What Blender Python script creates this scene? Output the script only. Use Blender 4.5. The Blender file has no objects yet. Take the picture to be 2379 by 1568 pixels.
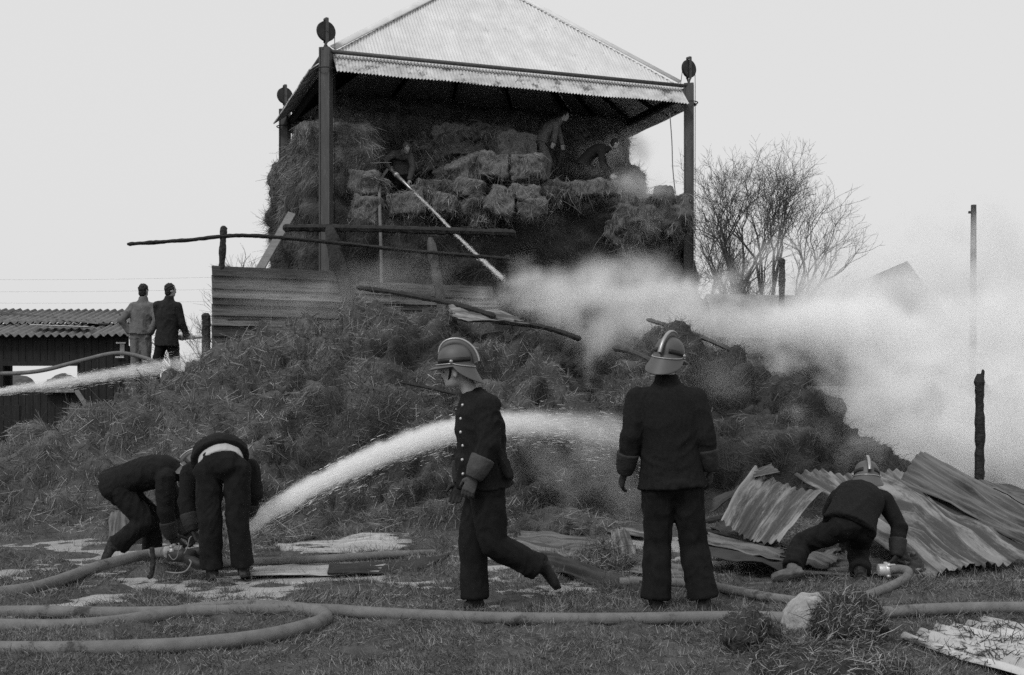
import bpy, bmesh, math, random
import numpy as np
from mathutils import Vector, Matrix

# ------------------------------------------------------------------ camera, sky, sun, exposure
SC = bpy.context.scene
F, CX, HZ, CAMH = 2700.0, 1189.5, 900.0, 1.6          # focal length in reference pixels (2379 wide), centre, horizon, eye height
cam_d = bpy.data.cameras.new('camera'); cam = bpy.data.objects.new('camera', cam_d); SC.collection.objects.link(cam)
cam.location = (0, 0, CAMH); cam.rotation_euler = (math.radians(90), 0, 0)
cam_d.sensor_width = 36.0; cam_d.lens = 36.0 * F / 2379.0
cam_d.shift_y = (HZ - 784.0) / 2379.0
cam_d.clip_start = 0.1; cam_d.clip_end = 3000.0
cam_d.dof.use_dof = True; cam_d.dof.focus_distance = 9.0; cam_d.dof.aperture_fstop = 13.0
SC.camera = cam

SUN_EL, SUN_AZ = math.radians(48), math.radians(215)    # high, from behind-left of the camera
world = bpy.data.worlds.new('World'); SC.world = world; world.use_nodes = True
wn = world.node_tree; wn.nodes.clear()
w_out = wn.nodes.new('ShaderNodeOutputWorld'); w_bg = wn.nodes.new('ShaderNodeBackground')
w_sky = wn.nodes.new('ShaderNodeTexSky'); w_sky.sky_type = 'NISHITA'; w_sky.sun_disc = False
w_sky.sun_elevation = SUN_EL; w_sky.sun_rotation = SUN_AZ; w_sky.dust_density = 6.0; w_sky.air_density = 1.5
w_bw = wn.nodes.new('ShaderNodeRGBToBW')
w_mix = wn.nodes.new('ShaderNodeMix'); w_mix.data_type = 'FLOAT'
w_mix.inputs[0].default_value = 0.88                    # overcast: nearly even cloud deck over the clear sky
w_mix.inputs[3].default_value = 8.6
wn.links.new(w_sky.outputs[0], w_bw.inputs[0]); wn.links.new(w_bw.outputs[0], w_mix.inputs[2])
wn.links.new(w_mix.outputs[0], w_bg.inputs['Color']); w_bg.inputs['Strength'].default_value = 0.095
wn.links.new(w_bg.outputs[0], w_out.inputs['Surface'])

sun_d = bpy.data.lights.new('sun', 'SUN'); sun_d.energy = 1.5; sun_d.angle = math.radians(16); sun_d.color = (1, 1, 1)
sun = bpy.data.objects.new('sun', sun_d); SC.collection.objects.link(sun)
sdir = Vector((math.sin(SUN_AZ) * math.cos(SUN_EL), math.cos(SUN_AZ) * math.cos(SUN_EL), math.sin(SUN_EL)))
sun.rotation_euler = sdir.to_track_quat('Z', 'Y').to_euler()

SC.view_settings.view_transform = 'Standard'; SC.view_settings.look = 'None'
SC.view_settings.exposure = 0.0; SC.view_settings.gamma = 1.0; SC.view_settings.use_curve_mapping = False
SC.cycles.use_denoising = False
SC.cycles.volume_step_rate = 4.0; SC.cycles.volume_bounces = 20; SC.cycles.max_bounces = 24
SC.cycles.diffuse_bounces = 3; SC.cycles.transparent_max_bounces = 16; SC.cycles.use_adaptive_sampling = True

rng = np.random.default_rng(7); random.seed(7)

def P(px, py, d):                                       # a point seen at (px, py), d metres away
    return Vector(((px - CX) * d / F, d, CAMH + (HZ - py) * d / F))
def G(px, py, z=0.0):                                   # the point at height z seen at (px, py)
    return P(px, py, F * (CAMH - z) / (py - HZ))

# ------------------------------------------------------------------ materials
MATS = {}
def mat(name, v, rough=0.85, var=0.35, scale=6.0, stretch=(1, 1, 1), bump=0.0, bscale=40.0, metal=0.0, spec=0.3,
        island=0.0, speck=0.0, speck_v=0.02, speck_scale=3.0, coat=0.0, uv=False):
    if name in MATS: return MATS[name]
    m = bpy.data.materials.new(name); m.use_nodes = True; nt = m.node_tree; N = nt.nodes.new; L = nt.links.new
    b = nt.nodes['Principled BSDF']; b.inputs['Roughness'].default_value = rough; b.inputs['Metallic'].default_value = metal
    b.inputs['Specular IOR Level'].default_value = spec; b.inputs['Coat Weight'].default_value = coat
    tc = N('ShaderNodeTexCoord'); mp = N('ShaderNodeMapping'); mp.inputs['Scale'].default_value = stretch
    L(tc.outputs['UV' if uv else 'Object'], mp.inputs[0])
    n1 = N('ShaderNodeTexNoise'); n1.inputs['Scale'].default_value = scale; n1.inputs['Detail'].default_value = 6; n1.inputs['Roughness'].default_value = 0.65
    L(mp.outputs[0], n1.inputs['Vector'])
    r1 = N('ShaderNodeMapRange'); r1.inputs['From Min'].default_value = 0.3; r1.inputs['From Max'].default_value = 0.7
    r1.inputs['To Min'].default_value = v * (1 - var); r1.inputs['To Max'].default_value = v * (1 + var)
    L(n1.outputs[0], r1.inputs['Value']); val = r1.outputs[0]
    if island:
        ge = N('ShaderNodeNewGeometry'); r2 = N('ShaderNodeMapRange')
        r2.inputs['To Min'].default_value = 1 - island; r2.inputs['To Max'].default_value = 1 + island
        pw = N('ShaderNodeMath'); pw.operation = 'POWER'; pw.inputs[1].default_value = 2.2
        L(ge.outputs['Random Per Island'], pw.inputs[0]); L(pw.outputs[0], r2.inputs['Value'])
        mu = N('ShaderNodeMath'); mu.operation = 'MULTIPLY'; L(val, mu.inputs[0]); L(r2.outputs[0], mu.inputs[1]); val = mu.outputs[0]
    if speck:
        n2 = N('ShaderNodeTexNoise'); n2.inputs['Scale'].default_value = speck_scale; n2.inputs['Detail'].default_value = 8; n2.inputs['Roughness'].default_value = 0.75
        L(mp.outputs[0], n2.inputs['Vector'])
        r3 = N('ShaderNodeMapRange'); r3.interpolation_type = 'SMOOTHSTEP'
        r3.inputs['From Min'].default_value = 0.62 - speck * 0.25; r3.inputs['From Max'].default_value = 0.70 - speck * 0.2
        L(n2.outputs[0], r3.inputs['Value'])
        mx = N('ShaderNodeMix'); mx.data_type = 'FLOAT'; L(r3.outputs[0], mx.inputs[0]); L(val, mx.inputs[2]); mx.inputs[3].default_value = speck_v
        val = mx.outputs[0]
    L(val, b.inputs['Base Color'])
    if bump:
        n3 = N('ShaderNodeTexNoise'); n3.inputs['Scale'].default_value = bscale; n3.inputs['Detail'].default_value = 5
        L(mp.outputs[0], n3.inputs['Vector'])
        bu = N('ShaderNodeBump'); bu.inputs['Strength'].default_value = bump; bu.inputs['Distance'].default_value = 0.02
        L(n3.outputs[0], bu.inputs['Height']); L(bu.outputs[0], b.inputs['Normal'])
    MATS[name] = m
    return m
def volmat(name, dens, color=0.97, aniso=0.0, attr=False):
    m = bpy.data.materials.new(name); m.use_nodes = True; nt = m.node_tree; nt.nodes.clear()
    o = nt.nodes.new('ShaderNodeOutputMaterial'); pv = nt.nodes.new('ShaderNodeVolumePrincipled')
    pv.inputs['Color'].default_value = (color, color, color, 1); pv.inputs['Density'].default_value = dens
    pv.inputs['Anisotropy'].default_value = aniso
    if not attr: pv.inputs['Density Attribute'].default_value = ''
    nt.links.new(pv.outputs[0], o.inputs['Volume']); MATS[name] = m
    return m

M_HAY = mat('wet hay', 0.095, 0.9, 0.55, 2.2, bump=0.9, bscale=60, stretch=(1, 1, 1.6), speck=0.35, speck_v=0.03, speck_scale=1.6)
def hay_patch(name, v, burnt, sc, lo, hi, **k):
    m = mat(name, v, **k); nt = m.node_tree; N = nt.nodes.new; L = nt.links.new; b = nt.nodes['Principled BSDF']; src = b.inputs['Base Color'].links[0].from_socket
    tc = N('ShaderNodeTexCoord'); sx = N('ShaderNodeSeparateXYZ'); L(tc.outputs['Object'], sx.inputs[0])
    no = N('ShaderNodeTexNoise'); no.inputs['Scale'].default_value = sc; no.inputs['Detail'].default_value = 6; no.inputs['Distortion'].default_value = 0.6; L(tc.outputs['Object'], no.inputs['Vector'])
    a = N('ShaderNodeMath'); a.operation = 'MULTIPLY_ADD'; L(sx.outputs['X'], a.inputs[0]); a.inputs[1].default_value = 0.03; L(no.outputs[0], a.inputs[2])
    r = N('ShaderNodeMapRange'); r.inputs['From Min'].default_value = lo; r.inputs['From Max'].default_value = hi; L(a.outputs[0], r.inputs['Value'])
    mx = N('ShaderNodeMix'); mx.data_type = 'FLOAT'; L(r.outputs[0], mx.inputs[0]); L(src, mx.inputs[2]); mx.inputs[3].default_value = burnt; L(mx.outputs[0], b.inputs['Base Color'])
    return m
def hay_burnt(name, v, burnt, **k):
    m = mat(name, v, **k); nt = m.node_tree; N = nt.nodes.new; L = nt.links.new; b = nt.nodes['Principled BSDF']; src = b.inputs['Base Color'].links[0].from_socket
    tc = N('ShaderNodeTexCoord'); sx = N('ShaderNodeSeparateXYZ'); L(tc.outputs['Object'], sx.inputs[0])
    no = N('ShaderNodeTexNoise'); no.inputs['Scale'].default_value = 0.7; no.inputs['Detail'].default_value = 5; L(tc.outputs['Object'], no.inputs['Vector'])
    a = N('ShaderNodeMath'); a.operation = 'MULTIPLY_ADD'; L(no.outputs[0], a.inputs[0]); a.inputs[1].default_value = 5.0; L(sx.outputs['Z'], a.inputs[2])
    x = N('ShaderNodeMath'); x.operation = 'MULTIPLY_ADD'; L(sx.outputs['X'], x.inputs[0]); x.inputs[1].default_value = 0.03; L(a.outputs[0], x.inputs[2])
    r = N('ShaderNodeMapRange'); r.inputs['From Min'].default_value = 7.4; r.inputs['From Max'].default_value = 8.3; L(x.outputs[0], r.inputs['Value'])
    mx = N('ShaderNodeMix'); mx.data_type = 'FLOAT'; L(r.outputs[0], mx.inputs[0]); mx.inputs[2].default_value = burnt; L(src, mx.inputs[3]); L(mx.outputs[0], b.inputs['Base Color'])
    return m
M_HEAP = hay_patch('heaped wet hay', 0.085, 0.03, 0.75, 0.43, 0.6, rough=0.9, var=0.5, scale=2.2, bump=0.9, bscale=60, stretch=(1, 1, 1.6))
M_HEAPS = hay_patch('heaped hay strands', 0.22, 0.055, 0.75, 0.43, 0.62, rough=0.8, var=0.5, scale=1.6, island=0.9)
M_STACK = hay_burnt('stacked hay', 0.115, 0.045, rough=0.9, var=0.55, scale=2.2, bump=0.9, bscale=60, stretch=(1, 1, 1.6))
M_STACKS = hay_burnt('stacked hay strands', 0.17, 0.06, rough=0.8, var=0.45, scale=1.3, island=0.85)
M_HAYS = mat('hay strands', 0.19, 0.8, 0.5, 1.3, island=0.9)
M_HAYD = mat('charred hay', 0.045, 0.9, 0.6, 3.0, bump=0.9, bscale=60)
M_HAYB = mat('bale hay', 0.15, 0.9, 0.4, 14, bump=0.9, bscale=70, stretch=(1, 1, 3))
M_HAYL = mat('pale hay strands', 0.21, 0.8, 0.4, 2.0, island=0.75)
M_GRND = mat('trodden ground', 0.075, 0.95, 0.5, 5.0, bump=0.8, bscale=70, speck=0.2, speck_v=0.02, speck_scale=9)
M_GRASS = mat('winter grass', 0.17, 0.8, 0.45, 1.6, island=0.75)
M_TWEED = mat('dark wool uniform', 0.013, 0.95, 0.3, 60, bump=0.35, bscale=300, spec=0.15)
M_TROUS = mat('dark wool trousers', 0.012, 0.95, 0.35, 14, bump=0.35, bscale=260, spec=0.15)
M_COVER = mat('grey coverall cotton', 0.13, 0.9, 0.25, 9, bump=0.3, bscale=120, spec=0.15)
M_COVERD = mat('dark coverall cotton', 0.085, 0.9, 0.25, 9, bump=0.3, bscale=120, spec=0.15)
M_COAT = mat('dark donkey jacket wool', 0.022, 0.95, 0.3, 30, bump=0.3, bscale=200, spec=0.15)
M_SHIRT = mat('white shirt cotton', 0.4, 0.85, 0.08, 9, bump=0.2, bscale=40)
M_BOOT = mat('black boot leather', 0.014, 0.6, 0.5, 16, spec=0.2, bump=0.2, bscale=50, speck=0.5, speck_v=0.04, speck_scale=8)
M_BOOTM = mat('muddy boot leather', 0.12, 0.7, 0.6, 12, bump=0.3, bscale=50)
M_GLOVE = mat('worn glove leather', 0.05, 0.75, 0.35, 12, bump=0.25, bscale=60)
M_GLOVED = mat('dark glove leather', 0.02, 0.75, 0.35, 12, bump=0.25, bscale=60)
M_SKIN = mat('skin', 0.34, 0.55, 0.12, 14, bump=0.1, bscale=80, spec=0.4)
M_HAIR = mat('dark hair', 0.018, 0.6, 0.4, 40, bump=0.8, bscale=90, stretch=(1, 1, 0.3))
M_HELM = mat('painted helmet cork', 0.07, 0.55, 0.15, 5, spec=0.5, bump=0.04, bscale=30)
M_HELMB = mat('black helmet band', 0.015, 0.5, 0.3, 10)
M_BRASS = mat('polished helmet trim', 0.34, 0.35, 0.12, 20, metal=0.6)
M_HOSE = mat('canvas fire hose', 0.155, 0.9, 0.25, 9, bump=0.4, bscale=260, speck=0.25, speck_v=0.05, speck_scale=3)
M_STEEL = mat('worn steel fitting', 0.4, 0.4, 0.4, 14, metal=0.7)
M_ALU = mat('pale alloy fitting', 0.6, 0.4, 0.2, 14, metal=0.4)
M_ROOF = mat('galvanised roof sheet', 0.6, 0.6, 0.14, 2.5, stretch=(1, 1, 0.5), spec=0.4, speck=0.06, speck_v=0.28, speck_scale=3)
M_ROOFW = mat('weathered roof skirt', 0.48, 0.7, 0.3, 3.5, spec=0.3, speck=0.4, speck_v=0.12, speck_scale=2.5)
M_SHEET = mat('burnt corrugated sheet', 0.11, 0.6, 0.55, 2.0, stretch=(7, 0.7, 1), spec=0.4, speck=0.55, speck_v=0.04, speck_scale=0.8, uv=True, bump=0.15, bscale=9)
M_SHEETP = mat('pale corrugated sheet', 0.2, 0.55, 0.5, 2.0, stretch=(7, 0.7, 1), spec=0.4, speck=0.75, speck_v=0.045, speck_scale=0.6, uv=True, bump=0.15, bscale=9)
M_SHEETW = mat('bright zinc sheet', 0.34, 0.5, 0.35, 2.0, stretch=(7, 0.7, 1), spec=0.4, speck=0.25, speck_v=0.1, speck_scale=0.9, uv=True, bump=0.15, bscale=9)
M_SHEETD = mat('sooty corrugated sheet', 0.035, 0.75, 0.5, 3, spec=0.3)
M_CHAR = mat('charred timber', 0.013, 0.75, 0.6, 12, bump=1.0, bscale=26, spec=0.4, stretch=(1, 1, 1))
M_CHARG = mat('scorched grey timber', 0.07, 0.85, 0.5, 6, bump=0.8, bscale=30)
M_WOOD = mat('weathered plank', 0.10, 0.85, 0.45, 5, stretch=(0.4, 0.4, 6), bump=0.5, bscale=20, speck=0.3, speck_v=0.03, speck_scale=4)
M_WOODP = mat('pale sawn plank', 0.17, 0.85, 0.25, 5, stretch=(1, 1, 4), bump=0.3, bscale=20)
M_WOODD = mat('tarred board', 0.02, 0.85, 0.4, 6, stretch=(4, 4, 0.5), bump=0.4, bscale=20)
M_POST = mat('painted steel post', 0.06, 0.6, 0.3, 3, stretch=(3, 3, 0.5), spec=0.4, speck=0.2, speck_v=0.10, speck_scale=5)
M_IRON = mat('black iron', 0.025, 0.6, 0.4, 8)
M_ASB = mat('asbestos cement sheet', 0.17, 0.9, 0.45, 4, bump=0.3, bscale=30, speck=0.3, speck_v=0.06, speck_scale=4)
M_TREE = mat('bare bark', 0.08, 0.9, 0.3, 3)
M_STONE = mat('pale mortar lump', 0.3, 0.9, 0.3, 9, bump=0.9, bscale=30, speck=0.35, speck_v=0.15, speck_scale=7)
M_SOIL = mat('dark turf clod', 0.04, 0.95, 0.6, 14, bump=1.0, bscale=50)
M_WET = mat('standing water', 0.5, 0.08, 0.2, 3, bump=0.08, bscale=9, spec=0.8)
M_ROPE = mat('hemp rope', 0.12, 0.9, 0.2, 9)
M_DROP = mat('water droplets', 0.85, 0.3, 0.05, 5, spec=0.6)
M_EYE = mat('dark eye', 0.02, 0.2, 0.1, 5)
M_BTN = mat('metal uniform button', 0.5, 0.35, 0.1, 5, metal=0.4)
M_FARR = mat('far tiled roof', 0.14, 0.9, 0.3, 2)

# ------------------------------------------------------------------ mesh helpers
def h_hash(ix, iy, iz, seed):
    h = (ix.astype(np.uint32) * np.uint32(73856093)) ^ (iy.astype(np.uint32) * np.uint32(19349663)) ^ (iz.astype(np.uint32) * np.uint32(83492791)) ^ np.uint32((seed * 2654435761) & 0xffffffff)
    h ^= h >> np.uint32(13); h *= np.uint32(1274126177); h ^= h >> np.uint32(16); h *= np.uint32(2246822519); h ^= h >> np.uint32(13)
    return h.astype(np.float64) / 4294967295.0
def vnoise(p, seed=0):
    p = np.asarray(p, float); i = np.floor(p).astype(np.int64); f = p - i; f = f * f * (3 - 2 * f)
    r = 0
    for dx in (0, 1):
        for dy in (0, 1):
            for dz in (0, 1):
                w = (f[:, 0] if dx else 1 - f[:, 0]) * (f[:, 1] if dy else 1 - f[:, 1]) * (f[:, 2] if dz else 1 - f[:, 2])
                r = r + w * h_hash(i[:, 0] + dx, i[:, 1] + dy, i[:, 2] + dz, seed)
    return r
def fbm(p, octv=4, seed=0, gain=0.5):
    p = np.asarray(p, float); a, s, t = 1.0, 0.0, 0.0
    for k in range(octv):
        s = s + a * vnoise(p * 2 ** k + 17.3 * k, seed + k); t += a; a *= gain
    return s / t

def np_mesh(name, v, f):
    v = np.asarray(v, np.float32); f = np.asarray(f, np.int32); k = f.shape[1]
    me = bpy.data.meshes.new(name); me.vertices.add(len(v)); me.vertices.foreach_set('co', v.ravel())
    me.loops.add(f.size); me.loops.foreach_set('vertex_index', f.ravel())
    me.polygons.add(len(f)); me.polygons.foreach_set('loop_start', np.arange(0, f.size, k, dtype=np.int32))
    me.polygons.foreach_set('loop_total', np.full(len(f), k, np.int32))
    me.update(calc_edges=True)
    return me

class MB:
    def __init__(s): s.v = []; s.f = []
    def add(s, vs, fs):
        o = len(s.v); s.v += [tuple(x) for x in vs]; s.f += [tuple(i + o for i in q) for q in fs]; return s
    def tube(s, pts, rad, n=10, side=None, cap=True, jit=0.0):
        pts = [Vector(p) for p in pts]; m = len(pts)
        if not isinstance(rad, list): rad = [rad] * m
        vs, fs, prev = [], [], None
        for i, p in enumerate(pts):
            t = (pts[min(i + 1, m - 1)] - pts[max(i - 1, 0)])
            t = t.normalized() if t.length > 1e-9 else Vector((0, 0, 1))
            if side is not None:
                a = Vector(side[i] if isinstance(side, list) else side); a = (a - t * a.dot(t)).normalized()
            elif prev is None:
                a = t.cross(Vector((0, 0, 1))); a = a.normalized() if a.length > 1e-3 else Vector((1, 0, 0))
            else:
                a = (prev - t * prev.dot(t)); a = a.normalized() if a.length > 1e-6 else t.orthogonal().normalized()
            prev = a; b = t.cross(a)
            r = rad[i]; ra, rb = r if isinstance(r, tuple) else (r, r)
            for k in range(n):
                q = 2 * math.pi * k / n; j = 1 + jit * (random.random() - 0.5)
                vs.append(p + a * math.cos(q) * ra * j + b * math.sin(q) * rb * j)
        for i in range(m - 1):
            for k in range(n):
                fs.append((i * n + k, i * n + (k + 1) % n, (i + 1) * n + (k + 1) % n, (i + 1) * n + k))
        if cap:
            fs.append(tuple(range(n - 1, -1, -1))); fs.append(tuple((m - 1) * n + k for k in range(n)))
        return s.add(vs, fs)
    def ball(s, c, r, frame=None, nu=14, nv=9):
        c = Vector(c); r = r if isinstance(r, (tuple, list)) else (r, r, r)
        ax = frame or (Vector((1, 0, 0)), Vector((0, 1, 0)), Vector((0, 0, 1)))
        vs = [c + ax[2] * r[2]]; fs = []
        for j in range(1, nv):
            th = math.pi * j / nv
            for i in range(nu):
                ph = 2 * math.pi * i / nu
                vs.append(c + ax[0] * (r[0] * math.sin(th) * math.cos(ph)) + ax[1] * (r[1] * math.sin(th) * math.sin(ph)) + ax[2] * (r[2] * math.cos(th)))
        vs.append(c - ax[2] * r[2]); e = len(vs) - 1
        for i in range(nu):
            fs.append((0, 1 + i, 1 + (i + 1) % nu)); fs.append((e, 1 + (nv - 2) * nu + (i + 1) % nu, 1 + (nv - 2) * nu + i))
        for j in range(nv - 2):
            for i in range(nu):
                fs.append((1 + j * nu + i, 1 + (j + 1) * nu + i, 1 + (j + 1) * nu + (i + 1) % nu, 1 + j * nu + (i + 1) % nu))
        return s.add(vs, fs)
    def box(s, c, ax, ay, az):                           # half-axis vectors
        c, ax, ay, az = Vector(c), Vector(ax), Vector(ay), Vector(az)
        vs = [c + ax * i + ay * j + az * k for k in (-1, 1) for j in (-1, 1) for i in (-1, 1)]
        return s.add(vs, [(0, 2, 3, 1), (4, 5, 7, 6), (0, 1, 5, 4), (2, 6, 7, 3), (0, 4, 6, 2), (1, 3, 7, 5)])
    def beam(s, a, b, w, h, up=(0, 0, 1)):               # box from a to b, w wide, h tall
        a, b = Vector(a), Vector(b); t = (b - a); l = t.length; t.normalize()
        x = t.cross(Vector(up)); x = x.normalized() if x.length > 1e-4 else Vector((1, 0, 0)); y = x.cross(t)
        return s.box((a + b) / 2, t * (l / 2), x * (w / 2), y * (h / 2))
    def mesh(s, name='mesh'):
        me = bpy.data.meshes.new(name); me.from_pydata(s.v, [], s.f); me.update(); return me

ROOT = {}
def tag(o, label, cat, group=None, kind=None):
    if label: o['label'] = label
    if cat: o['category'] = cat
    if group: o['group'] = group
    if kind: o['kind'] = kind
    return o
def thing(name, loc, label, cat, group=None):
    o = bpy.data.objects.new(name, None); SC.collection.objects.link(o); o.location = loc; o.empty_display_size = 0.2
    ROOT[o.name] = Vector(loc); return tag(o, label, cat, group)
def link(name, me, m, parent=None, base=None, smooth=True):
    """link a mesh given in world coordinates; its origin goes to its root's base (or to base)"""
    if isinstance(me, MB): me = me.mesh(name)
    o = bpy.data.objects.new(name, me); SC.collection.objects.link(o)
    off = Vector((0, 0, 0))
    if parent is not None:
        off = ROOT[parent.name]; o.parent = parent
    elif base is not None:
        off = Vector(base); o.location = off
    ROOT[o.name] = off
    if off.length: me.transform(Matrix.Translation(-off))
    if m is not None:
        me.materials.clear(); me.materials.append(m)
    if smooth: me.polygons.foreach_set('use_smooth', np.ones(len(me.polygons), bool))
    return o
def coords(me):
    a = np.empty(len(me.vertices) * 3, np.float32); me.vertices.foreach_get('co', a); return a.reshape(-1, 3).astype(float)
def normals(me):
    a = np.empty(len(me.vertices) * 3, np.float32); me.vertex_normals.foreach_get('vector', a); return a.reshape(-1, 3).astype(float)
def setco(me, c): me.vertices.foreach_set('co', np.asarray(c, np.float32).ravel()); me.update()
def remesh(mb, voxel, smooth=2, name='mesh'):
    me = mb.mesh(name) if isinstance(mb, MB) else mb
    o = bpy.data.objects.new('temp', me); SC.collection.objects.link(o)
    r = o.modifiers.new('r', 'REMESH'); r.mode = 'VOXEL'; r.voxel_size = voxel
    if smooth:
        s = o.modifiers.new('s', 'SMOOTH'); s.iterations = smooth; s.factor = 0.5
    dg = bpy.context.evaluated_depsgraph_get(); out = bpy.data.meshes.new_from_object(o.evaluated_get(dg)); out.name = name
    bpy.data.objects.remove(o); bpy.data.meshes.remove(me)
    return out
def wrinkle(me, amp, sc=(7, 7, 7), seed=0, fold=0.6):
    c = coords(me); n = normals(me); s = np.array(sc, float)
    wp = np.stack([fbm(c * 2.5 + k * 9, 2, seed + k) for k in range(3)], 1) - 0.5
    q = c * s + wp * 3.0
    rd = 1 - np.abs(2 * vnoise(q, seed + 5) - 1); rd2 = 1 - np.abs(2 * vnoise(q * 2.1 + 5, seed + 9) - 1)
    d = (rd ** 2 * fold + rd2 ** 2 * (1 - fold) - 0.4) * amp
    setco(me, c + n * d[:, None]); return me
def sample(me, n, r, mask=None):
    me.calc_loop_triangles(); t = np.empty(len(me.loop_triangles) * 3, np.int32); me.loop_triangles.foreach_get('vertices', t); t = t.reshape(-1, 3)
    c = coords(me); a, b, d = c[t[:, 0]], c[t[:, 1]], c[t[:, 2]]
    nn = np.cross(b - a, d - a); ar = np.linalg.norm(nn, axis=1); w = ar.copy()
    if mask is not None: w = w * mask((a + b + d) / 3)
    i = r.choice(len(t), n, p=w / w.sum()); u = r.random((n, 2)); k = u.sum(1) > 1; u[k] = 1 - u[k]
    p = a[i] + (b[i] - a[i]) * u[:, :1] + (d[i] - a[i]) * u[:, 1:]
    return p, nn[i] / np.maximum(ar[i], 1e-12)[:, None]
def unit(v): return v / np.maximum(np.linalg.norm(v, axis=1), 1e-9)[:, None]
def ribbons(p, d, up, ln, w, bend, r):
    """bent ribbons, two quads each: p start, d direction, up lift direction"""
    n = len(p); ln = ln[:, None]
    m = p + d * ln * 0.5 + up * ln * (bend[:, None]); e = p + d * ln * (0.93) + up * ln * (bend[:, None] * 0.4) + unit(r.normal(size=(n, 3))) * ln * 0.12
    s = unit(np.cross(d, up + 0.6 * r.normal(size=(n, 3)))) * w[:, None]
    v = np.stack([p - s, p + s, m - s, m + s, e - s * 0.3, e + s * 0.3], 1).reshape(-1, 3)
    o = (np.arange(n) * 6)[:, None]
    f = np.concatenate([o + np.array([0, 1, 3, 2]), o + np.array([2, 3, 5, 4])], 0)
    return v, f

def catmull(pts, k=8):
    pts = [Vector(p) for p in pts]; out = []
    q = [pts[0] * 2 - pts[1]] + pts + [pts[-1] * 2 - pts[-2]]
    for i in range(1, len(q) - 2):
        a, b, c, d = q[i - 1], q[i], q[i + 1], q[i + 2]
        for j in range(k):
            t = j / k
            out.append(0.5 * ((2 * b) + (c - a) * t + (2 * a - 5 * b + 4 * c - d) * t * t + (3 * b - a - 3 * c + d) * t ** 3))
    out.append(pts[-1]); return out

# ------------------------------------------------------------------ ground, water, heap of loose hay
def axis(a, b, fine, lo, hi, grow=1.25):
    xs = list(np.arange(lo, hi + 1e-6, fine)); s = fine; x = lo
    while x > a: s *= grow; x -= s; xs.insert(0, max(x, a))
    s = fine; x = hi
    while x < b: s *= grow; x += s; xs.append(min(x, b))
    return np.array(xs)
def sm(a, b, x): t = np.clip((x - a) / (b - a), 0, 1); return t * t * (3 - 2 * t)
def ground_z(x, y):
    flat = np.clip(1.4 - np.hypot((x - 3.2) / 1.1, (y - 7.0) / 1.0), 0, 1)
    p = np.stack([x, y, 0 * x], 1)
    near = 1 - sm(14, 20, y)
    z = (fbm(p * 1.1, 3, 3) - 0.5) * 0.10 + (fbm(p * 5, 3, 11) - 0.5) * 0.07 + (1 - np.abs(2 * fbm(p * 9, 2, 19) - 1) - 0.6) * 0.05
    z = z * (1 - 0.9 * flat) - 0.02 * flat
    wet = np.clip(1.15 - np.hypot((x + 3.9) / 2.3, (y - 9.9) / 2.4), 0, 1)        # low wet ground by the hoses
    wet = np.maximum(wet, np.clip(1.1 - np.hypot((x + 1.6) / 1.6, (y - 9.4) / 1.0), 0, 1) * 0.8)
    wet = np.maximum(wet, np.clip(1.1 - np.hypot((x + 2.3) / 1.0, (y - 7.75) / 0.35), 0, 1) * 0.9)
    wet = np.maximum(wet, np.clip(1.1 - np.hypot((x - 0.6) / 1.5, (y - 11.3) / 1.2), 0, 1) * 0.8)
    w1 = np.minimum(wet * 1.7, 1); z = z + (fbm(p * np.array([3.2, 7.0, 1]), 3, 15) - 0.47) * 0.16 * w1
    return z * near - 0.02 * w1 * near
xs = axis(-900, 900, 0.055, -7, 7); ys = axis(-40, 1500, 0.055, 5.6, 14)
gx, gy = np.meshgrid(xs, ys); gv = np.stack([gx.ravel(), gy.ravel(), ground_z(gx.ravel(), gy.ravel())], 1)
def gridf(nx, ny):
    i = np.arange(nx - 1)[None, :] + np.arange(ny - 1)[:, None] * nx; i = i.ravel()
    return np.stack([i, i + 1, i + nx + 1, i + nx], 1)
ground = link('ground', np_mesh('ground', gv, gridf(len(xs), len(ys))), M_GRND); ground['kind'] = 'structure'
pud = MB(); ring = [(-7.5, 7.2), (-3.2, 7.2), (-1.0, 7.6), (0.2, 8.8), (2.2, 10.2), (2.4, 12.4), (0.4, 12.9), (-3.0, 12.9), (-7.5, 13.2)]
pud.add([(x, y, -0.011) for x, y in ring], [tuple(range(len(ring)))])
puddle = link('puddle', pud, M_WET); tag(puddle, 'shallow pale standing water among the trodden grass', None, kind='structure')

# the heap: crest line read along its length (px, py at 16.5 m)
CREST = np.array([(-500, 1090), (-200, 1045), (0, 1000), (130, 975), (250, 930), (350, 890), (440, 865), (520, 805), (620, 748), (700, 727), (760, 738), (830, 714),
                  (900, 705), (1000, 716), (1060, 735), (1220, 762), (1340, 785), (1400, 800), (1500, 790), (1560, 768), (1640, 785), (1700, 803),
                  (1800, 848), (1890, 905), (1960, 985), (2010, 1060), (2060, 1125), (2110, 1160), (2200, 1164), (2400, 1164)], float)
CY = 16.5
cr_x = (CREST[:, 0] - CX) * CY / F; cr_z = np.maximum(CAMH + (HZ - CREST[:, 1] - 30 * (CREST[:, 0] < 2000)) * CY / F, 0.0)
def heap_z(x, y):
    H = np.interp(x, cr_x, cr_z); p = np.stack([x, y, 0 * x], 1)
    y0 = 12.6 + (fbm(p * 0.5, 2, 31) - 0.5) * 1.4 + 1.3 * sm(-0.5, 2.0, x)
    t = (y - y0) / (CY - y0); fr = np.sin(np.clip(t, 0, 1) * math.pi / 2) ** 0.85
    bk = 1 - 0.55 * sm(0.6, 3.2, y - CY)
    gap = np.exp(-((x - (1375 - CX) * 15 / F) / 0.22) ** 2) * sm(14.6, 15.6, y)         # cleft where smoke comes out
    return H * fr * bk - 0.5 * gap
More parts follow.
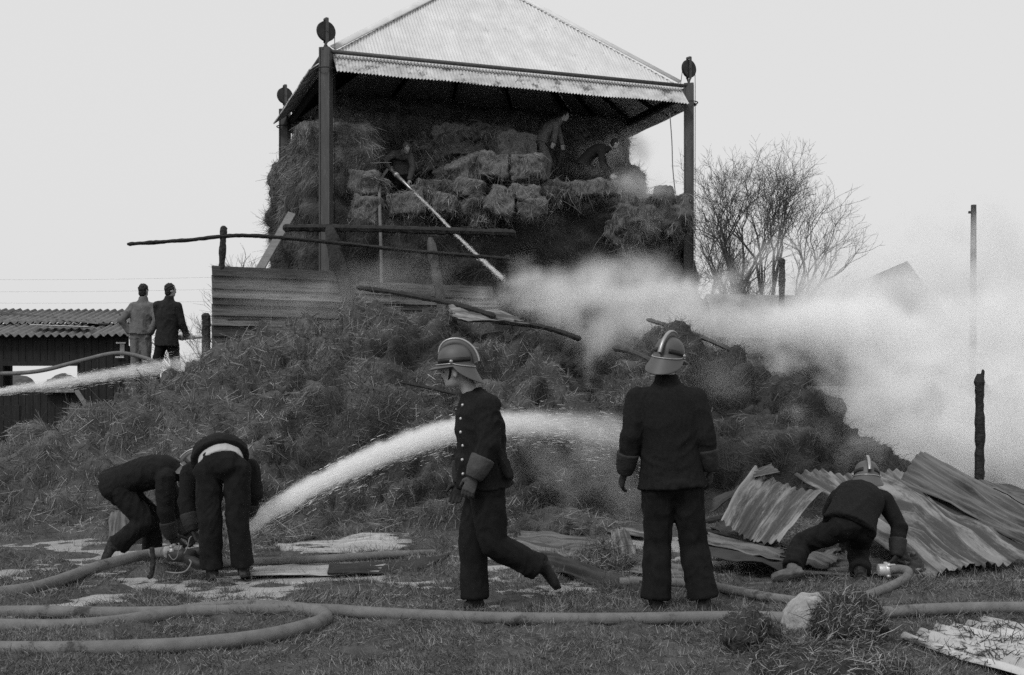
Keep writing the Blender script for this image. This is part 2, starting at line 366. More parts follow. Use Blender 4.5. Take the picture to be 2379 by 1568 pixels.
hx = np.arange(-10.5, 6.6, 0.045); hy = np.arange(11.6, 21.0, 0.05)
ax_, ay_ = np.meshgrid(hx, hy); ax_, ay_ = ax_.ravel(), ay_.ravel(); az_ = heap_z(ax_, ay_)
hv = np.stack([ax_, ay_, az_], 1)
wq = hv + (np.stack([fbm(hv * 0.9, 2, 43), fbm(hv * 0.9, 2, 44), fbm(hv * 0.9, 2, 45)], 1) - 0.5) * 1.2
lump = np.minimum(np.abs(2 * fbm(wq * np.array([1.1, 1.5, 2.9]), 2, 41) - 1) * 1.3, 0.6) * 0.6 + np.minimum(np.abs(2 * fbm(wq * np.array([2.6, 3.1, 6.5]) + 3, 2, 51) - 1), 0.45) * 0.42
lump += (fbm(hv * 0.6, 2, 47) - 0.5) * 0.5 + (fbm(hv * 9, 3, 61) - 0.5) * 0.16 - 0.3
env = np.clip(az_ / 0.35, 0, 1)
he = az_.reshape(len(hy), len(hx)); dzy, dzx = np.gradient(he, 0.05, 0.045)
hn = unit(np.stack([-dzx.ravel(), -dzy.ravel(), np.ones(len(ax_))], 1))
hv = hv + hn * (lump * env)[:, None] + np.array([0, 0, -0.06]) * (1 - env)[:, None]
heap_me = np_mesh('hay_heap', hv, gridf(len(hx), len(hy)))
heap = link('hay_heap', heap_me, M_HEAP, base=(0, 15, 0))
tag(heap, 'big collapsed heap of loose wet hay smouldering in front of the barn', 'hay heap')
def hay_on(me, n, r, ln=(0.12, 0.34), w=(0.003, 0.007), hang=0.3, lift=(0.02, 0.2), mask=None, off=(0, 0, 0), fl=1.1, rnd=0.55, straight=False):
    p, nn = sample(me, n, r, mask); p = p + np.array(off)
    flow = np.stack([fbm(p * fl, 2, 71), fbm(p * fl, 2, 72), fbm(p * fl, 2, 73)], 1) - 0.5
    d = unit(unit(flow) * 1.0 + r.normal(size=p.shape) * rnd + np.array([0, 0, -hang]))
    d = unit(d - nn * (np.sum(d * nn, 1) * 0.85)[:, None])
    l = r.uniform(ln[0], ln[1], n) * (0.6 + 0.8 * r.random(n)); l = np.where(r.random(n) < 0.06, l * 2.2, l); b = r.uniform(lift[0], lift[1], n)
    if straight:
        d = unit(d + nn * r.normal(0.12, 0.25, (n, 1))); s_ = unit(np.cross(d, nn + 0.5 * r.normal(size=p.shape))) * r.uniform(w[0], w[1], n)[:, None]; e = p + d * l[:, None]; p = p + nn * 0.004
        return np.stack([p - s_, p + s_, e + s_ * 0.6, e - s_ * 0.6], 1).reshape(-1, 3), np.arange(n * 4).reshape(-1, 4)
    return ribbons(p + nn * 0.005, d, nn, l, r.uniform(w[0], w[1], n), b, r)
def front_mask(c): return (c[:, 1] < 17.2) * (c[:, 2] > 0.05) * (0.35 + (c[:, 1] < 16.6))
sv, sf = hay_on(heap_me, 290000, rng, ln=(0.04, 0.15), w=(0.0014, 0.0032), lift=(0.0, 0.0), mask=front_mask, off=(0, 15, 0), rnd=1.0, straight=True)
hs = link('loose_strands', np_mesh('s', sv, sf), M_HEAPS, heap, smooth=False); hs['kind'] = 'stuff'

# ------------------------------------------------------------------ the four-post hay barn
FL = Vector((-4.0, 25.0, 0)); TH = math.radians(19.6)
EX = Vector((math.cos(TH), math.sin(TH), 0)); EY = Vector((-math.sin(TH), math.cos(TH), 0)); BW, BD = 8.76, 5.85
def B(u, v, z): return FL + EX * u + EY * v + Vector((0, 0, z))
barn = thing('hay_barn', B(BW / 2, BD / 2, 0), 'tall four-post hay barn with pale corrugated pyramid roof and pulleys', 'barn')
ZP, ZA = 8.72, 11.95                                    # eave and apex heights
def post(u, v):
    c = B(u, v, 0); a = TH - math.radians(30); x = Vector((math.cos(a), math.sin(a), 0)); y = Vector((-math.sin(a), math.cos(a), 0))
    m = MB(); m.box(c + Vector((0, 0, 4.45)), x * 0.105, y * 0.105, Vector((0, 0, 4.45)))
    for s in (-1, 1):
        m.box(c + x * (0.105 * s) + Vector((0, 0, 4.445)), x * 0.012, y * 0.13, Vector((0, 0, 4.445)))
    po = link('post', m, M_POST, barn, smooth=False)
    k = MB(); zt = 8.9; cw = c + Vector((0, 0, zt + 0.36)); ang = math.radians(35); ux = Vector((math.cos(ang), math.sin(ang), 0)); uy = Vector((-math.sin(ang), math.cos(ang), 0))
    pr = [(-0.035, 0.21), (-0.03, 0.215), (-0.012, 0.185), (0.012, 0.185), (0.03, 0.215), (0.035, 0.21)]
    vs, fs, n = [], [], 28
    for (o, r_) in pr:
        for i in range(n):
            q = 2 * math.pi * i / n; vs.append(cw + uy * o + ux * (r_ * math.cos(q)) + Vector((0, 0, r_ * math.sin(q))))
    for j in range(len(pr) - 1):
        for i in range(n): fs.append((j * n + i, j * n + (i + 1) % n, (j + 1) * n + (i + 1) % n, (j + 1) * n + i))
    fs += [tuple(range(n)), tuple(range((len(pr) - 1) * n, len(pr) * n))]
    k.add(vs, fs); link('pulley_wheel', k, M_IRON, po, smooth=False)
    br = MB()
    for s in (-1, 1):
        br.beam(cw + uy * (0.055 * s) + Vector((0, 0, -0.24)), cw + uy * (0.055 * s) + Vector((0, 0, 0.27)), 0.07, 0.014, up=uy)
        br.beam(cw + uy * (0.055 * s) + Vector((0, 0, -0.22)), c + ux * (0.09 * s) + uy * 0.055 * s + Vector((0, 0, zt - 0.06)), 0.05, 0.016, up=uy)
    br.box(cw + Vector((0, 0, 0.265)), ux * 0.03, uy * 0.06, Vector((0, 0, 0.02)))
    br.tube([cw - uy * 0.08, cw + uy * 0.08], 0.022, 8)
    link('pulley_bracket', br, M_POST, po, smooth=False)
    rg = MB(); zr = ZP - 0.28
    rg.tube([c + Vector((0.21 * math.cos(q), 0.21 * math.sin(q), zr)) for q in np.linspace(0, 2 * math.pi, 25)], 0.014, 6, cap=False)
    link('clamp_ring', rg, M_IRON, po)
    ca = MB(); ca.tube([cw + ux * 0.2, cw + ux * 0.21 + Vector((0, 0, -0.4)), c + ux * 0.2 + Vector((0, 0, 3))], 0.008, 5)
    ca.tube([cw - ux * 0.2, B(BW / 2 + (u - BW / 2) * 0.96, BD / 2 + (v - BD / 2) * 0.96, ZP + 0.08)], 0.008, 5)
    link('lifting_cable', ca, M_IRON, po)
for u, v in ((0, 0), (BW, 0), (0, BD), (BW, BD)): post(u, v)
rf = MB()                                               # rafters and ring beam under the sheets
CEN = B(BW / 2, BD / 2, ZA - 0.14)
cor = [B(0.15, 0.12, ZP - 0.12), B(BW - 0.15, 0.12, ZP - 0.12), B(BW - 0.15, BD - 0.12, ZP - 0.12), B(0.15, BD - 0.12, ZP - 0.12)]
for i in range(4):
    rf.beam(cor[i], CEN, 0.1, 0.14); rf.beam(cor[i], cor[(i + 1) % 4], 0.1, 0.16)
    for t in (0.25, 0.5, 0.75): rf.beam(cor[i].lerp(cor[(i + 1) % 4], t), CEN, 0.06, 0.1)
    rf.beam(cor[i].lerp(CEN, 0.45), cor[(i + 1) % 4].lerp(CEN, 0.45), 0.06, 0.1)
roof = link('roof', rf, M_WOODD, barn, smooth=False)
def roof_face(org, ea, en, W, R, nsheet):
    """sheets of one face: org centre on plan, ea along the eave, en outwards, W eave length, R distance centre-eave line"""
    sl = Vector((en.x * R, en.y * R, ZP - ZA)).normalized(); nrm = ea.cross(sl); nrm = nrm if nrm.z > 0 else -nrm
    k = ZP - ZA
    for i in range(nsheet):
        a0, a1 = -W / 2 + W * i / nsheet, -W / 2 + W * (i + 1) / nsheet
        for part, (ra, rb) in (('up', (0, R)), ('skirt', (R - 0.03, R + 0.34))):
            cols = int((a1 - a0) / 0.019) + 1; vs, fs = [], []
            for c in range(cols + 1):
                a = a0 + (a1 - a0 + 0.03) * c / cols; h = min(abs(a) / (W / 2), 1.0) * R
                lo, hi = max(ra, h), rb
                if part == 'skirt':
                    lo = ra; hi = rb if abs(a) < W / 2 - 0.16 else ra + 0.02
                if abs(a) > W / 2 - 0.16 and part == 'up': hi = R - 0.14
                lo = min(lo, hi)
                dz = 0.019 * math.sin(a / 0.076 * 2 * math.pi) + 0.004 * (i % 2) + (-0.022 if part == 'skirt' else 0) + 0.01 * (vnoise([[i * 3.1, nsheet, part == 'up']])[0] - 0.5)
                sag = 0.03 * (vnoise([[a * 1.1, R, 3]])[0] - 0.5) if part == 'skirt' else 0
                for j in range(3):
                    r_ = lo + (hi - lo) * j / 2
                    vs.append(org + ea * a + en * r_ + Vector((0, 0, ZA - org.z + k * r_ / R)) + nrm * dz + Vector((0, 0, sag * (j / 2))))
            for c in range(cols):
                for j in range(2): fs.append((c * 3 + j, c * 3 + j + 1, (c + 1) * 3 + j + 1, (c + 1) * 3 + j))
            me = MB().add(vs, fs).mesh()
            link('corrugated_sheet', me, M_ROOF if part == 'up' else M_ROOFW, roof)
C0 = B(BW / 2, BD / 2, 0)
roof_face(C0, EX, -EY, BW, BD / 2, 11)
roof_face(C0, EX, EY, BW, BD / 2, 11)
roof_face(C0, EY, -EX, BD, BW / 2, 7)
roof_face(C0, EY, EX, BD, BW / 2, 7)
for u, v in ((0, 0), (BW, 0), (BW, BD), (0, BD)):
    h = MB(); e = B(BW / 2 + (u - BW / 2) * 0.96, BD / 2 + (v - BD / 2) * 0.96, ZP + 0.14 + 0.1)
    h.tube([e, C0 + Vector((0, 0, ZA + 0.06))], (0.09, 0.02), 8, side=EX if (u > 0) == (v > 0) else EX)
    link('hip_cap', h, M_ROOF, roof)
for (u0, v0, u1, v1) in ((0.1, -0.03, BW - 0.1, -0.03), (-0.03, 0.1, -0.03, BD - 0.1), (BW + 0.03, 0.1, BW + 0.03, BD - 0.1)):
    e = MB(); e.tube([B(u0, v0, ZP + 0.11), B(u1, v1, ZP + 0.11)], 0.045, 10); link('eave_pipe', e, M_POST, roof)

# stacked hay inside, with ledges dug into its front
st = MB()
def blk(u0, u1, v0, v1, z0, z1): st.box(B((u0 + u1) / 2, (v0 + v1) / 2, (z0 + z1) / 2), EX * ((u1 - u0) / 2), EY * ((v1 - v0) / 2), Vector((0, 0, (z1 - z0) / 2)))
blk(-0.25, 8.5, 0.35, 5.7, 0, 5.55)
blk(-0.3, 1.1, 0.6, 5.7, 5.3, 7.45)
blk(0.9, 2.5, 0.45, 5.7, 5.3, 5.8)
blk(2.3, 5.9, 0.45, 5.7, 5.3, 6.3)
blk(5.7, 8.3, 0.45, 5.7, 5.3, 6.15)
blk(2.1, 4.9, 1.9, 5.7, 5.8, 7.2)
blk(0.7, 8.7, 3.0, 5.7, 5.5, 8.7)
blk(1.2, 4.4, 2.5, 5.7, 5.8, 8.2)
blk(7.4, 8.8, 2.4, 5.7, 5.5, 7.4)
blk(7.3, 9.0, 0.2, 3.8, 0, 5.3)
blk(7.0, 8.6, 0.0, 2.0, 0, 4.6)
stack_me = remesh(st, 0.1, 6, 'hay_stack')
c = coords(stack_me); n = normals(stack_me)
d = (fbm(c * 1.2, 3, 81) - 0.5) * 0.75 + (1 - np.abs(2 * fbm(c * 3.0, 2, 85) - 1)) * 0.25 - 0.1 + (fbm(c * 9, 2, 87) - 0.5) * 0.12
d = d * (1 - 0.75 * np.clip(n[:, 2], 0, 1))
setco(stack_me, c + n * d[:, None] * np.clip(c[:, 2:3] / 0.3, 0, 1))
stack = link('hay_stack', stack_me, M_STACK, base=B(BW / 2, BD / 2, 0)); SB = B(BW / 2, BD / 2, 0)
tag(stack, 'great stack of stored hay filling the barn below its roof', 'hay stack')
bn = np.array(-EY)
def st_mask(cc):
    w = cc + np.array(SB); q = w - np.array(FL); uu = q @ np.array(EX); vv = q @ np.array(EY)
    return (w[:, 2] > 3.2) * ((vv < 3.3) | (uu < 0.4)) * 1.0
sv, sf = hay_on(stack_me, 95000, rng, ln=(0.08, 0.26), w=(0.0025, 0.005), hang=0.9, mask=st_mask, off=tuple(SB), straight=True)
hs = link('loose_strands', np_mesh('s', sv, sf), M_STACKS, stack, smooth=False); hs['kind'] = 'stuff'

# bales standing out of the stack
def bale(px, py, d, w, h, l, yaw, roll, label, m=None, n=800):
    c0 = P(px, py, d); a = TH + math.radians(yaw * 1.8 + rng.normal() * 5); roll = roll * 1.6 + rng.normal() * 4; x = Vector((math.cos(a), math.sin(a), 0)); y = Vector((-math.sin(a), math.cos(a), 0)); z = Vector((0, 0, 1))
    rr = Matrix.Rotation(math.radians(roll), 3, y); x = rr @ x; z = rr @ z
    m_ = MB(); m_.box(c0, x * w / 2, y * l / 2, z * h / 2); me = remesh(m_, 0.035, 4)
    cc = coords(me); nn = normals(me); dd = (fbm(cc * 4, 3, int(px)) - 0.5) * 0.24 + (fbm(cc * 15, 2, 5) - 0.5) * 0.08
    setco(me, cc + nn * dd[:, None])
    base = c0 - z * h / 2
    o = link('hay_bale', me, m or M_HAYB, base=base); tag(o, label, 'hay bale', 'bales of hay in the barn')
    v, f = hay_on(me, n, rng, ln=(0.06, 0.26), w=(0.0025, 0.005), hang=1.3, lift=(0.0, 0.12), off=tuple(base), fl=4)
    s = link('loose_strands', np_mesh('s', v, f), M_HAYL, o, smooth=False); s['kind'] = 'stuff'
    tw = MB()
    for q in (-0.22, 0.22):
        ring_ = [c0 + x * (w * q) + y * (l * 0.51 * i) + z * (h * 0.52 * j) for i, j in ((-1, -1), (-1, 0), (-1, 1), (0, 1), (1, 1), (1, -1), (-1, -1))]
        tw.tube(ring_, 0.006, 4)
    link('twine', tw, M_ROPE, o)
for args in (
    (1146, 390, 26.6, 0.62, 0.55, 0.9, -4, 3, 'upright square hay bale left of the standing man, pale twine'),
    (1212, 395, 26.6, 0.66, 0.55, 0.9, 3, -3, 'pale square hay bale at the feet of the standing man'),
    (1210, 455, 26.2, 0.62, 0.35, 0.9, 2, 2, 'thin hay bale lying under the two square ones'),
    (1165, 470, 26.1, 0.6, 0.6, 0.8, -10, 12, 'torn pale hay bale spilling down the front, below the square pair'),
    (1228, 485, 26.0, 0.55, 0.4, 0.7, 8, -8, 'ragged hay bale end hanging lowest of the spilled ones'),
    (1070, 405, 26.8, 0.85, 0.6, 0.9, 10, -18, 'tilted darker hay bale right of the hose man'),
    (1095, 440, 26.4, 0.6, 0.35, 0.7, -12, 8, 'shaggy hay bale below the tilted dark one'),
    (838, 430, 25.9, 0.62, 0.5, 0.9, -3, 0, 'square hay bale left of the hose man, beside the post'),
    (820, 370, 26.2, 0.85, 0.6, 0.9, 3, 2, 'broad hay bale high beside the front barn post'),
    (850, 490, 25.7, 0.6, 0.55, 0.7, -8, 10, 'drooping hay bale at the corner above the charred beam'),
    (935, 475, 25.9, 0.75, 0.5, 0.8, 5, -4, 'frayed hay bale under the feet of the hose man'),
    (1030, 475, 26.0, 0.5, 0.42, 0.7, -6, 6, 'small hay bale with a fringe of straws beside the jet'),
    (1380, 440, 26.9, 1.0, 0.35, 0.8, 6, -6, 'flattened hay bale at the right ledge below the crouching man'),
    (1060, 335, 27.6, 1.3, 0.7, 0.9, -3, 3, 'large shaggy hay bale in the upper row behind the hose man'),
    (1185, 345, 27.5, 1.0, 0.6, 0.9, 4, -2, 'shadowed hay bale in the upper row above the square pair'),
): bale(*args)

# ------------------------------------------------------------------ people
def frame(fwd, up):
    f = Vector(fwd).normalized(); u = Vector(up); u = (u - f * u.dot(f)).normalized(); return f.cross(u), f, u      # right, forward, up
def hand_mb(mb, wrist, dirv, palm, thumb, curl=0.6, s=1.0, r=0.0095):
    """palm plus four bent fingers and a thumb; palm = direction the palm faces, thumb = side the thumb is on"""
    d = Vector(dirv).normalized(); pn = Vector(palm); pn = (pn - d * pn.dot(d)).normalized(); th = d.cross(pn); th = th if th.dot(Vector(thumb)) > 0 else -th
    w = Vector(wrist)
    mb.tube([w - d * 0.02 * s, w + d * 0.02 * s, w + d * 0.06 * s, w + d * 0.095 * s], [(0.027 * s, 0.02 * s), (0.036 * s, 0.018 * s), (0.043 * s, 0.016 * s), (0.04 * s, 0.013 * s)], 12, side=th)
    for i, (o, l) in enumerate(((0.033, 0.072), (0.011, 0.082), (-0.012, 0.076), (-0.033, 0.058))):
        b = w + d * 0.088 * s + th * o * s; pts = [b - d * 0.015 * s]; dd = d.copy(); a = curl * (0.85 + 0.1 * i)
        pts.append(b)
        for k, q in enumerate((0.45, 0.32, 0.23)):
            dd = (dd * math.cos(a) + pn * math.sin(a)).normalized() if k else (dd * math.cos(a * 0.6) + pn * math.sin(a * 0.6)).normalized()
            pn2 = (pn - dd * pn.dot(dd)); b = b + dd * l * q * s; pts.append(b)
            if pn2.length > 0.2: pn = pn  # keep the bending plane
        rr = r * s; mb.tube(pts, [rr * 1.05, rr * 1.05, rr, rr * 0.92, rr * 0.72], 8)
    b = w + d * 0.025 * s + th * 0.03 * s; t1 = (d * 0.6 + th * 0.75 + pn * 0.35).normalized(); t2 = (d * 0.85 + th * 0.25 + pn * 0.5).normalized()
    mb.tube([b, b + t1 * 0.035 * s, b + t1 * 0.035 * s + t2 * 0.032 * s, b + t1 * 0.035 * s + t2 * 0.055 * s], [r * 1.5 * s, r * 1.25 * s, r * 1.1 * s, r * 0.8 * s], 8)
def bez(a, m, b, t): return a * ((1 - t) ** 2) + m * (2 * t * (1 - t)) + b * t * t

def helmet(o, hc, fr, s=1.0):
    R_, F_, U_ = fr; X = lambda r, f, u: hc + R_ * (r * s) + F_ * (f * s) + U_ * (u * s)
    vs, fs, n = [], [], 32
    prof = [(1.0, 0.0), (1.0, 0.03), (0.985, 0.06), (0.93, 0.092), (0.82, 0.12), (0.65, 0.143), (0.42, 0.158), (0.2, 0.165)]
    for k, h in prof:
        for i in range(n):
            q = 2 * math.pi * i / n; vs.append(X(0.118 * k * math.sin(q), 0.142 * k * math.cos(q), h))
    for j in range(len(prof) - 1):
        for i in range(n): fs.append((j * n + i, j * n + (i + 1) % n, (j + 1) * n + (i + 1) % n, (j + 1) * n + i))
    fs.append(tuple((len(prof) - 1) * n + i for i in range(n)))
    he = link('helmet', MB().add(vs, fs), M_HELM, o)
    # brim: short peak in front, long flared guard over the neck
    def brim(i, j, m=6):
        q = 2 * math.pi * i / n; c_ = math.cos(q); t = j / m
        fr_ = max(c_, 0) ** 1.5; bk = max(-c_, 0) ** 0.8
        out = 0.016 + 0.062 * fr_ + 0.055 * bk; dn = -(0.014 + 0.012 * fr_ + 0.15 * bk)
        rr = out * t; zz = dn * (t ** (0.85 if c_ < 0 else 1.4)) + 0.006
        return X((0.118 + rr * (0.9 if c_ < 0 else 1)) * math.sin(q), (0.142 + rr) * math.cos(q), zz)
    m = 6; vs = [brim(i, j, m) for j in range(m + 1) for i in range(n)]
    vs += [v - U_ * 0.006 for v in vs]; K = (m + 1) * n; fs = []
    for j in range(m):
        for i in range(n):
            a, b, c_, d_ = j * n + i, j * n + (i + 1) % n, (j + 1) * n + (i + 1) % n, (j + 1) * n + i
            fs.append((a, d_, c_, b)); fs.append((a + K, b + K, c_ + K, d_ + K))
    for i in range(n):
        a, b = m * n + i, m * n + (i + 1) % n; fs.append((a, a + K, b + K, b))
    link('brim', MB().add(vs, fs), M_HELM, he)
    tr = MB(); tr.tube([brim(i % n, 1.1, m) + U_ * 0.008 for i in range(n + 1)], 0.006 * s, 6, cap=False); link('brim_trim', tr, M_BRASS, he)
    # crest along the middle
    cr = MB(); arc = [math.radians(a) for a in range(-58, 97, 8)]; top, bot = [], []
    for a in arc:
        f = -0.15 * math.sin(a); u = 0.165 * math.cos(a); e = 0.042 * math.sin(min(1, max(0, (a - arc[0]) / 0.7)) * math.pi / 2)
        k = (1 + e / 0.16); top.append(X(0, f * k, max(u * k, 0.012) + 0.004)); bot.append(X(0, f * 0.9, max(u * 0.9, 0.0)))
    vs, fs = [], []; w = R_ * 0.011 * s
    for a, b in zip(top, bot): vs += [a - w, a + w, b + w, b - w]
    for i in range(len(top) - 1):
        for k in range(4): fs.append((i * 4 + k, i * 4 + (k + 1) % 4, i * 4 + 4 + (k + 1) % 4, i * 4 + 4 + k))
    fs += [(0, 1, 2, 3), tuple(len(vs) - 4 + k for k in (3, 2, 1, 0))]
    link('crest', cr.add(vs, fs), M_HELM, he)
    c2 = MB(); c2.tube(top, (0.015 * s, 0.009 * s), 8, side=R_); link('crest_bead', c2, M_BRASS, he)
    bd = MB(); bd.tube([X(0.1195 * math.sin(q), 0.1435 * math.cos(q), 0.04) for q in np.linspace(math.radians(25), math.radians(155), 16)], (0.003, 0.019), 6, side=[R_ * math.sin(q) + F_ * math.cos(q) for q in np.linspace(math.radians(25), math.radians(155), 16)])
    bd.tube([X(-0.1195 * math.sin(q), 0.1435 * math.cos(q), 0.04) for q in np.linspace(math.radians(25), math.radians(155), 16)], (0.003, 0.019), 6, side=[R_ * -math.sin(q) + F_ * math.cos(q) for q in np.linspace(math.radians(25), math.radians(155), 16)])
    link('band', bd, M_HELMB, he)
    for sg in (-1, 1):
        b = MB(); b.ball(X(0.124 * sg, 0.012, 0.03), (0.014, 0.014, 0.014)); link('boss', b, M_BRASS, he)
    ch = MB()
    for sg in (-1, 1):
        ch.tube([X(0.115 * sg, 0.02, 0.02), X(0.082 * sg, 0.035, -0.06), X(0.05 * sg, 0.055, -0.115), X(0, 0.06, -0.135)], (0.009, 0.003), 6, side=F_)
    link('chin_strap', ch, M_HELMB, he)
    return he

def person(label, J, jacket, trousers, boots, hat='helmet', gloves=None, s=1.0, mid=None, hem=-0.16, group=None, wide=1.0, look=None,
           hands=None, fat=1.0, buttons=False, shirt=None, vox=0.012, collar=0.42, jseed=0, flaps=()):
    g = {k: Vector(v) for k, v in J.items()}
    base = Vector(((g['La'].x + g['Ra'].x) / 2, (g['La'].y + g['Ra'].y) / 2, min(g['La'].z, g['Ra'].z) - 0.09))
    pel, nk = g['pel'], g['neck']; mid = Vector(mid) if mid is not None else (pel + nk) / 2
    hipv = (g['Rh'] - g['Lh']).normalized(); shv = (g['Rs'] - g['Ls']).normalized()
    fwd, up = look; fr = frame(fwd, up); R_, F_, U_ = fr; hc = g['head']
    # ---- body: head, neck, trunk and limbs as one skin
    b = MB()
    b.ball(hc + U_ * 0.02 * s, (0.076 * s, 0.096 * s, 0.105 * s), fr); b.ball(hc + F_ * 0.03 * s - U_ * 0.055 * s, (0.056 * s, 0.06 * s, 0.06 * s), fr)
    b.ball(hc + F_ * 0.062 * s - U_ * 0.085 * s, (0.03 * s, 0.028 * s, 0.024 * s), fr)
    b.tube([hc + F_ * 0.088 * s + U_ * 0.02 * s, hc + F_ * 0.108 * s - U_ * 0.022 * s, hc + F_ * 0.09 * s - U_ * 0.034 * s], [0.009 * s, 0.0145 * s, 0.011 * s], 8)
    b.ball(hc + F_ * 0.082 * s - U_ * 0.062 * s, (0.024 * s, 0.012 * s, 0.012 * s), fr)
    for sg in (-1, 1):
        b.ball(hc + R_ * 0.08 * s * sg - F_ * 0.005 * s - U_ * 0.012 * s, (0.012 * s, 0.02 * s, 0.032 * s), fr)
        b.ball(hc + R_ * 0.034 * s * sg + F_ * 0.078 * s + U_ * 0.024 * s, (0.026 * s, 0.018 * s, 0.01 * s), fr)
    b.tube([nk - (nk - mid).normalized() * 0.08, nk + (hc - nk) * 0.5, hc - U_ * 0.04 * s], [0.07 * s, 0.058 * s, 0.056 * s], 12)
    b.tube([pel, bez(pel, mid, nk, 0.5), nk - (nk - mid).normalized() * 0.06], [(0.15 * s, 0.1 * s), (0.15 * s, 0.1 * s), (0.11 * s, 0.07 * s)], 14, side=shv)
    for q in 'LR':
        b.tube([g[q + 's'], g[q + 'e'], g[q + 'w']], [0.05 * s, 0.04 * s, 0.03 * s], 10)
        b.ball(g[q + 's'], 0.055 * s); b.tube([nk - (nk - mid).normalized() * 0.08, g[q + 's']], [0.06 * s, 0.05 * s], 8)
        b.tube([pel + (g[q + 'h'] - pel) * 0.6, g[q + 'k'], g[q + 'a']], [0.08 * s, 0.055 * s, 0.04 * s], 10)
    body = remesh(b, vox if vox < 0.015 else vox, 2)
    hb = MB(); hd = hands or {}
    if not gloves:
        for q in 'LR':
            if q + 'f' not in g: continue
            dv = g[q + 'f'] - g[q + 'w']; pm, tm, cu = hd.get(q, (-F_, F_, 0.6)); hand_mb(hb, g[q + 'w'], dv, pm, tm, cu, s)
        if hb.v:
            hm = remesh(hb, 0.006, 2); bm = bmesh.new(); bm.from_mesh(body); bm.from_mesh(hm); bm.to_mesh(body); bm.free(); bpy.data.meshes.remove(hm)
    o = link('person', body, M_SKIN, base=base); tag(o, label, 'person', group)
    if vox < 0.015:
        for sg in (-1, 1):
            e = MB(); e.ball(hc + R_ * 0.032 * s * sg + F_ * 0.083 * s + U_ * 0.004 * s, (0.013 * s, 0.008 * s, 0.007 * s), fr, 8, 6); link('eye', e, M_EYE, o)
    # ---- trousers
    t = MB(); sp0 = (mid - pel).normalized()
    t.ball(pel - sp0 * 0.01, (0.175 * s * fat, 0.135 * s * fat, 0.15 * s), (hipv, sp0.cross(hipv), sp0))
    for q in 'LR':
        h, k, a = g[q + 'h'], g[q + 'k'], g[q + 'a']
        t.tube([h + (h - k).normalized() * 0.05, h.lerp(k, 0.35), k.lerp(h, 0.12), k, k.lerp(a, 0.35), k.lerp(a, 0.75), a - (a - k).normalized() * 0.005],
               [0.106 * s * fat, 0.102 * s * fat, 0.092 * s * fat, 0.089 * s * fat, 0.086 * s * wide, 0.084 * s * wide, 0.088 * s * wide], 14)
        t.ball(k, 0.086 * s); t.ball(h, 0.112 * s * fat); t.tube([pel, h], 0.11 * s, 10)
    tm_ = wrinkle(remesh(t, vox, 3), 0.024 * s, (9, 9, 4), 3 + jseed); link('trousers', tm_, trousers, o)
    if shirt:
        ss = MB(); ts = (-0.02, 0.1, 0.25, 0.4); ss.tube([bez(pel, mid, nk, x) for x in ts], [(0.182 * s, 0.145 * s), (0.178 * s, 0.14 * s), (0.178 * s, 0.14 * s), (0.17 * s, 0.13 * s)], 20, side=hipv)
        link('shirt', wrinkle(remesh(ss, vox, 2), 0.014, (9, 9, 9), 8), shirt, o)
    # ---- jacket
    j = MB(); ax = nk - pel
    ts = [hem, hem * 0.5, 0.02, 0.3, 0.6, 0.82, 0.93, 1.02] if not shirt else [0.08, 0.2, 0.38, 0.57, 0.75, 0.86, 0.94, 1.02]
    rs = [(0.225, 0.175), (0.215, 0.165), (0.205, 0.155), (0.19, 0.145), (0.205, 0.15), (0.2, 0.125), (0.13, 0.1), (0.075, 0.075)]
    pts = [bez(pel, mid, nk, x) if x >= 0 else pel + (pel - mid).normalized() * (-x * ax.length) for x in ts]
    sd = [hipv.lerp(shv, min(max(x, 0), 1)) for x in ts]
    j.tube(pts, [(a * s * fat, c_ * s * fat) for a, c_ in rs], 20, side=sd)
    if collar: j.tube([nk - ax.normalized() * 0.05, nk + (hc - nk) * collar], [0.1 * s, 0.074 * s], 14)
    for q in 'LR':
        S_, E_, W_ = g[q + 's'], g[q + 'e'], g[q + 'w']
        if gloves: W_ = W_ + (E_ - W_).normalized() * 0.1
        j.ball(S_, 0.081 * s * fat); j.tube([nk - ax.normalized() * 0.1, S_], [0.09 * s, 0.085 * s], 10)
        j.tube([S_, S_.lerp(E_, 0.5), E_, E_.lerp(W_, 0.5), W_ + (W_ - E_).normalized() * 0.01], [0.08 * s * fat, 0.075 * s * fat, 0.068 * s * fat, 0.063 * s * fat, 0.058 * s * fat], 12); j.ball(E_, 0.072 * s * fat)
    for (pp, rr, sdv) in flaps: j.tube(pp, rr, 12, side=sdv)
    jm = wrinkle(remesh(j, vox, 3), 0.022 * s, (8, 8, 5), 20 + jseed); jk = link('jacket', jm, jacket, o)
    if buttons:
        from mathutils.bvhtree import BVHTree
        bvh = BVHTree.FromPolygons([v.co + ROOT[jk.name] for v in jm.vertices], [tuple(p.vertices) for p in jm.polygons])
        for x in np.linspace(0.12, 0.88, 6):
            c_ = bez(pel, mid, nk, x); fv = shv.cross(ax).normalized(); fv = fv if fv.dot(F_) > 0 else -fv
            dv = (fv * 0.8 + buttons * 0.6).normalized(); hit = bvh.ray_cast(c_ + dv * 0.6, -dv)[0]
            bb = MB(); bb.ball(hit, 0.012, None, 8, 6); link('button', bb, M_BTN, jk)
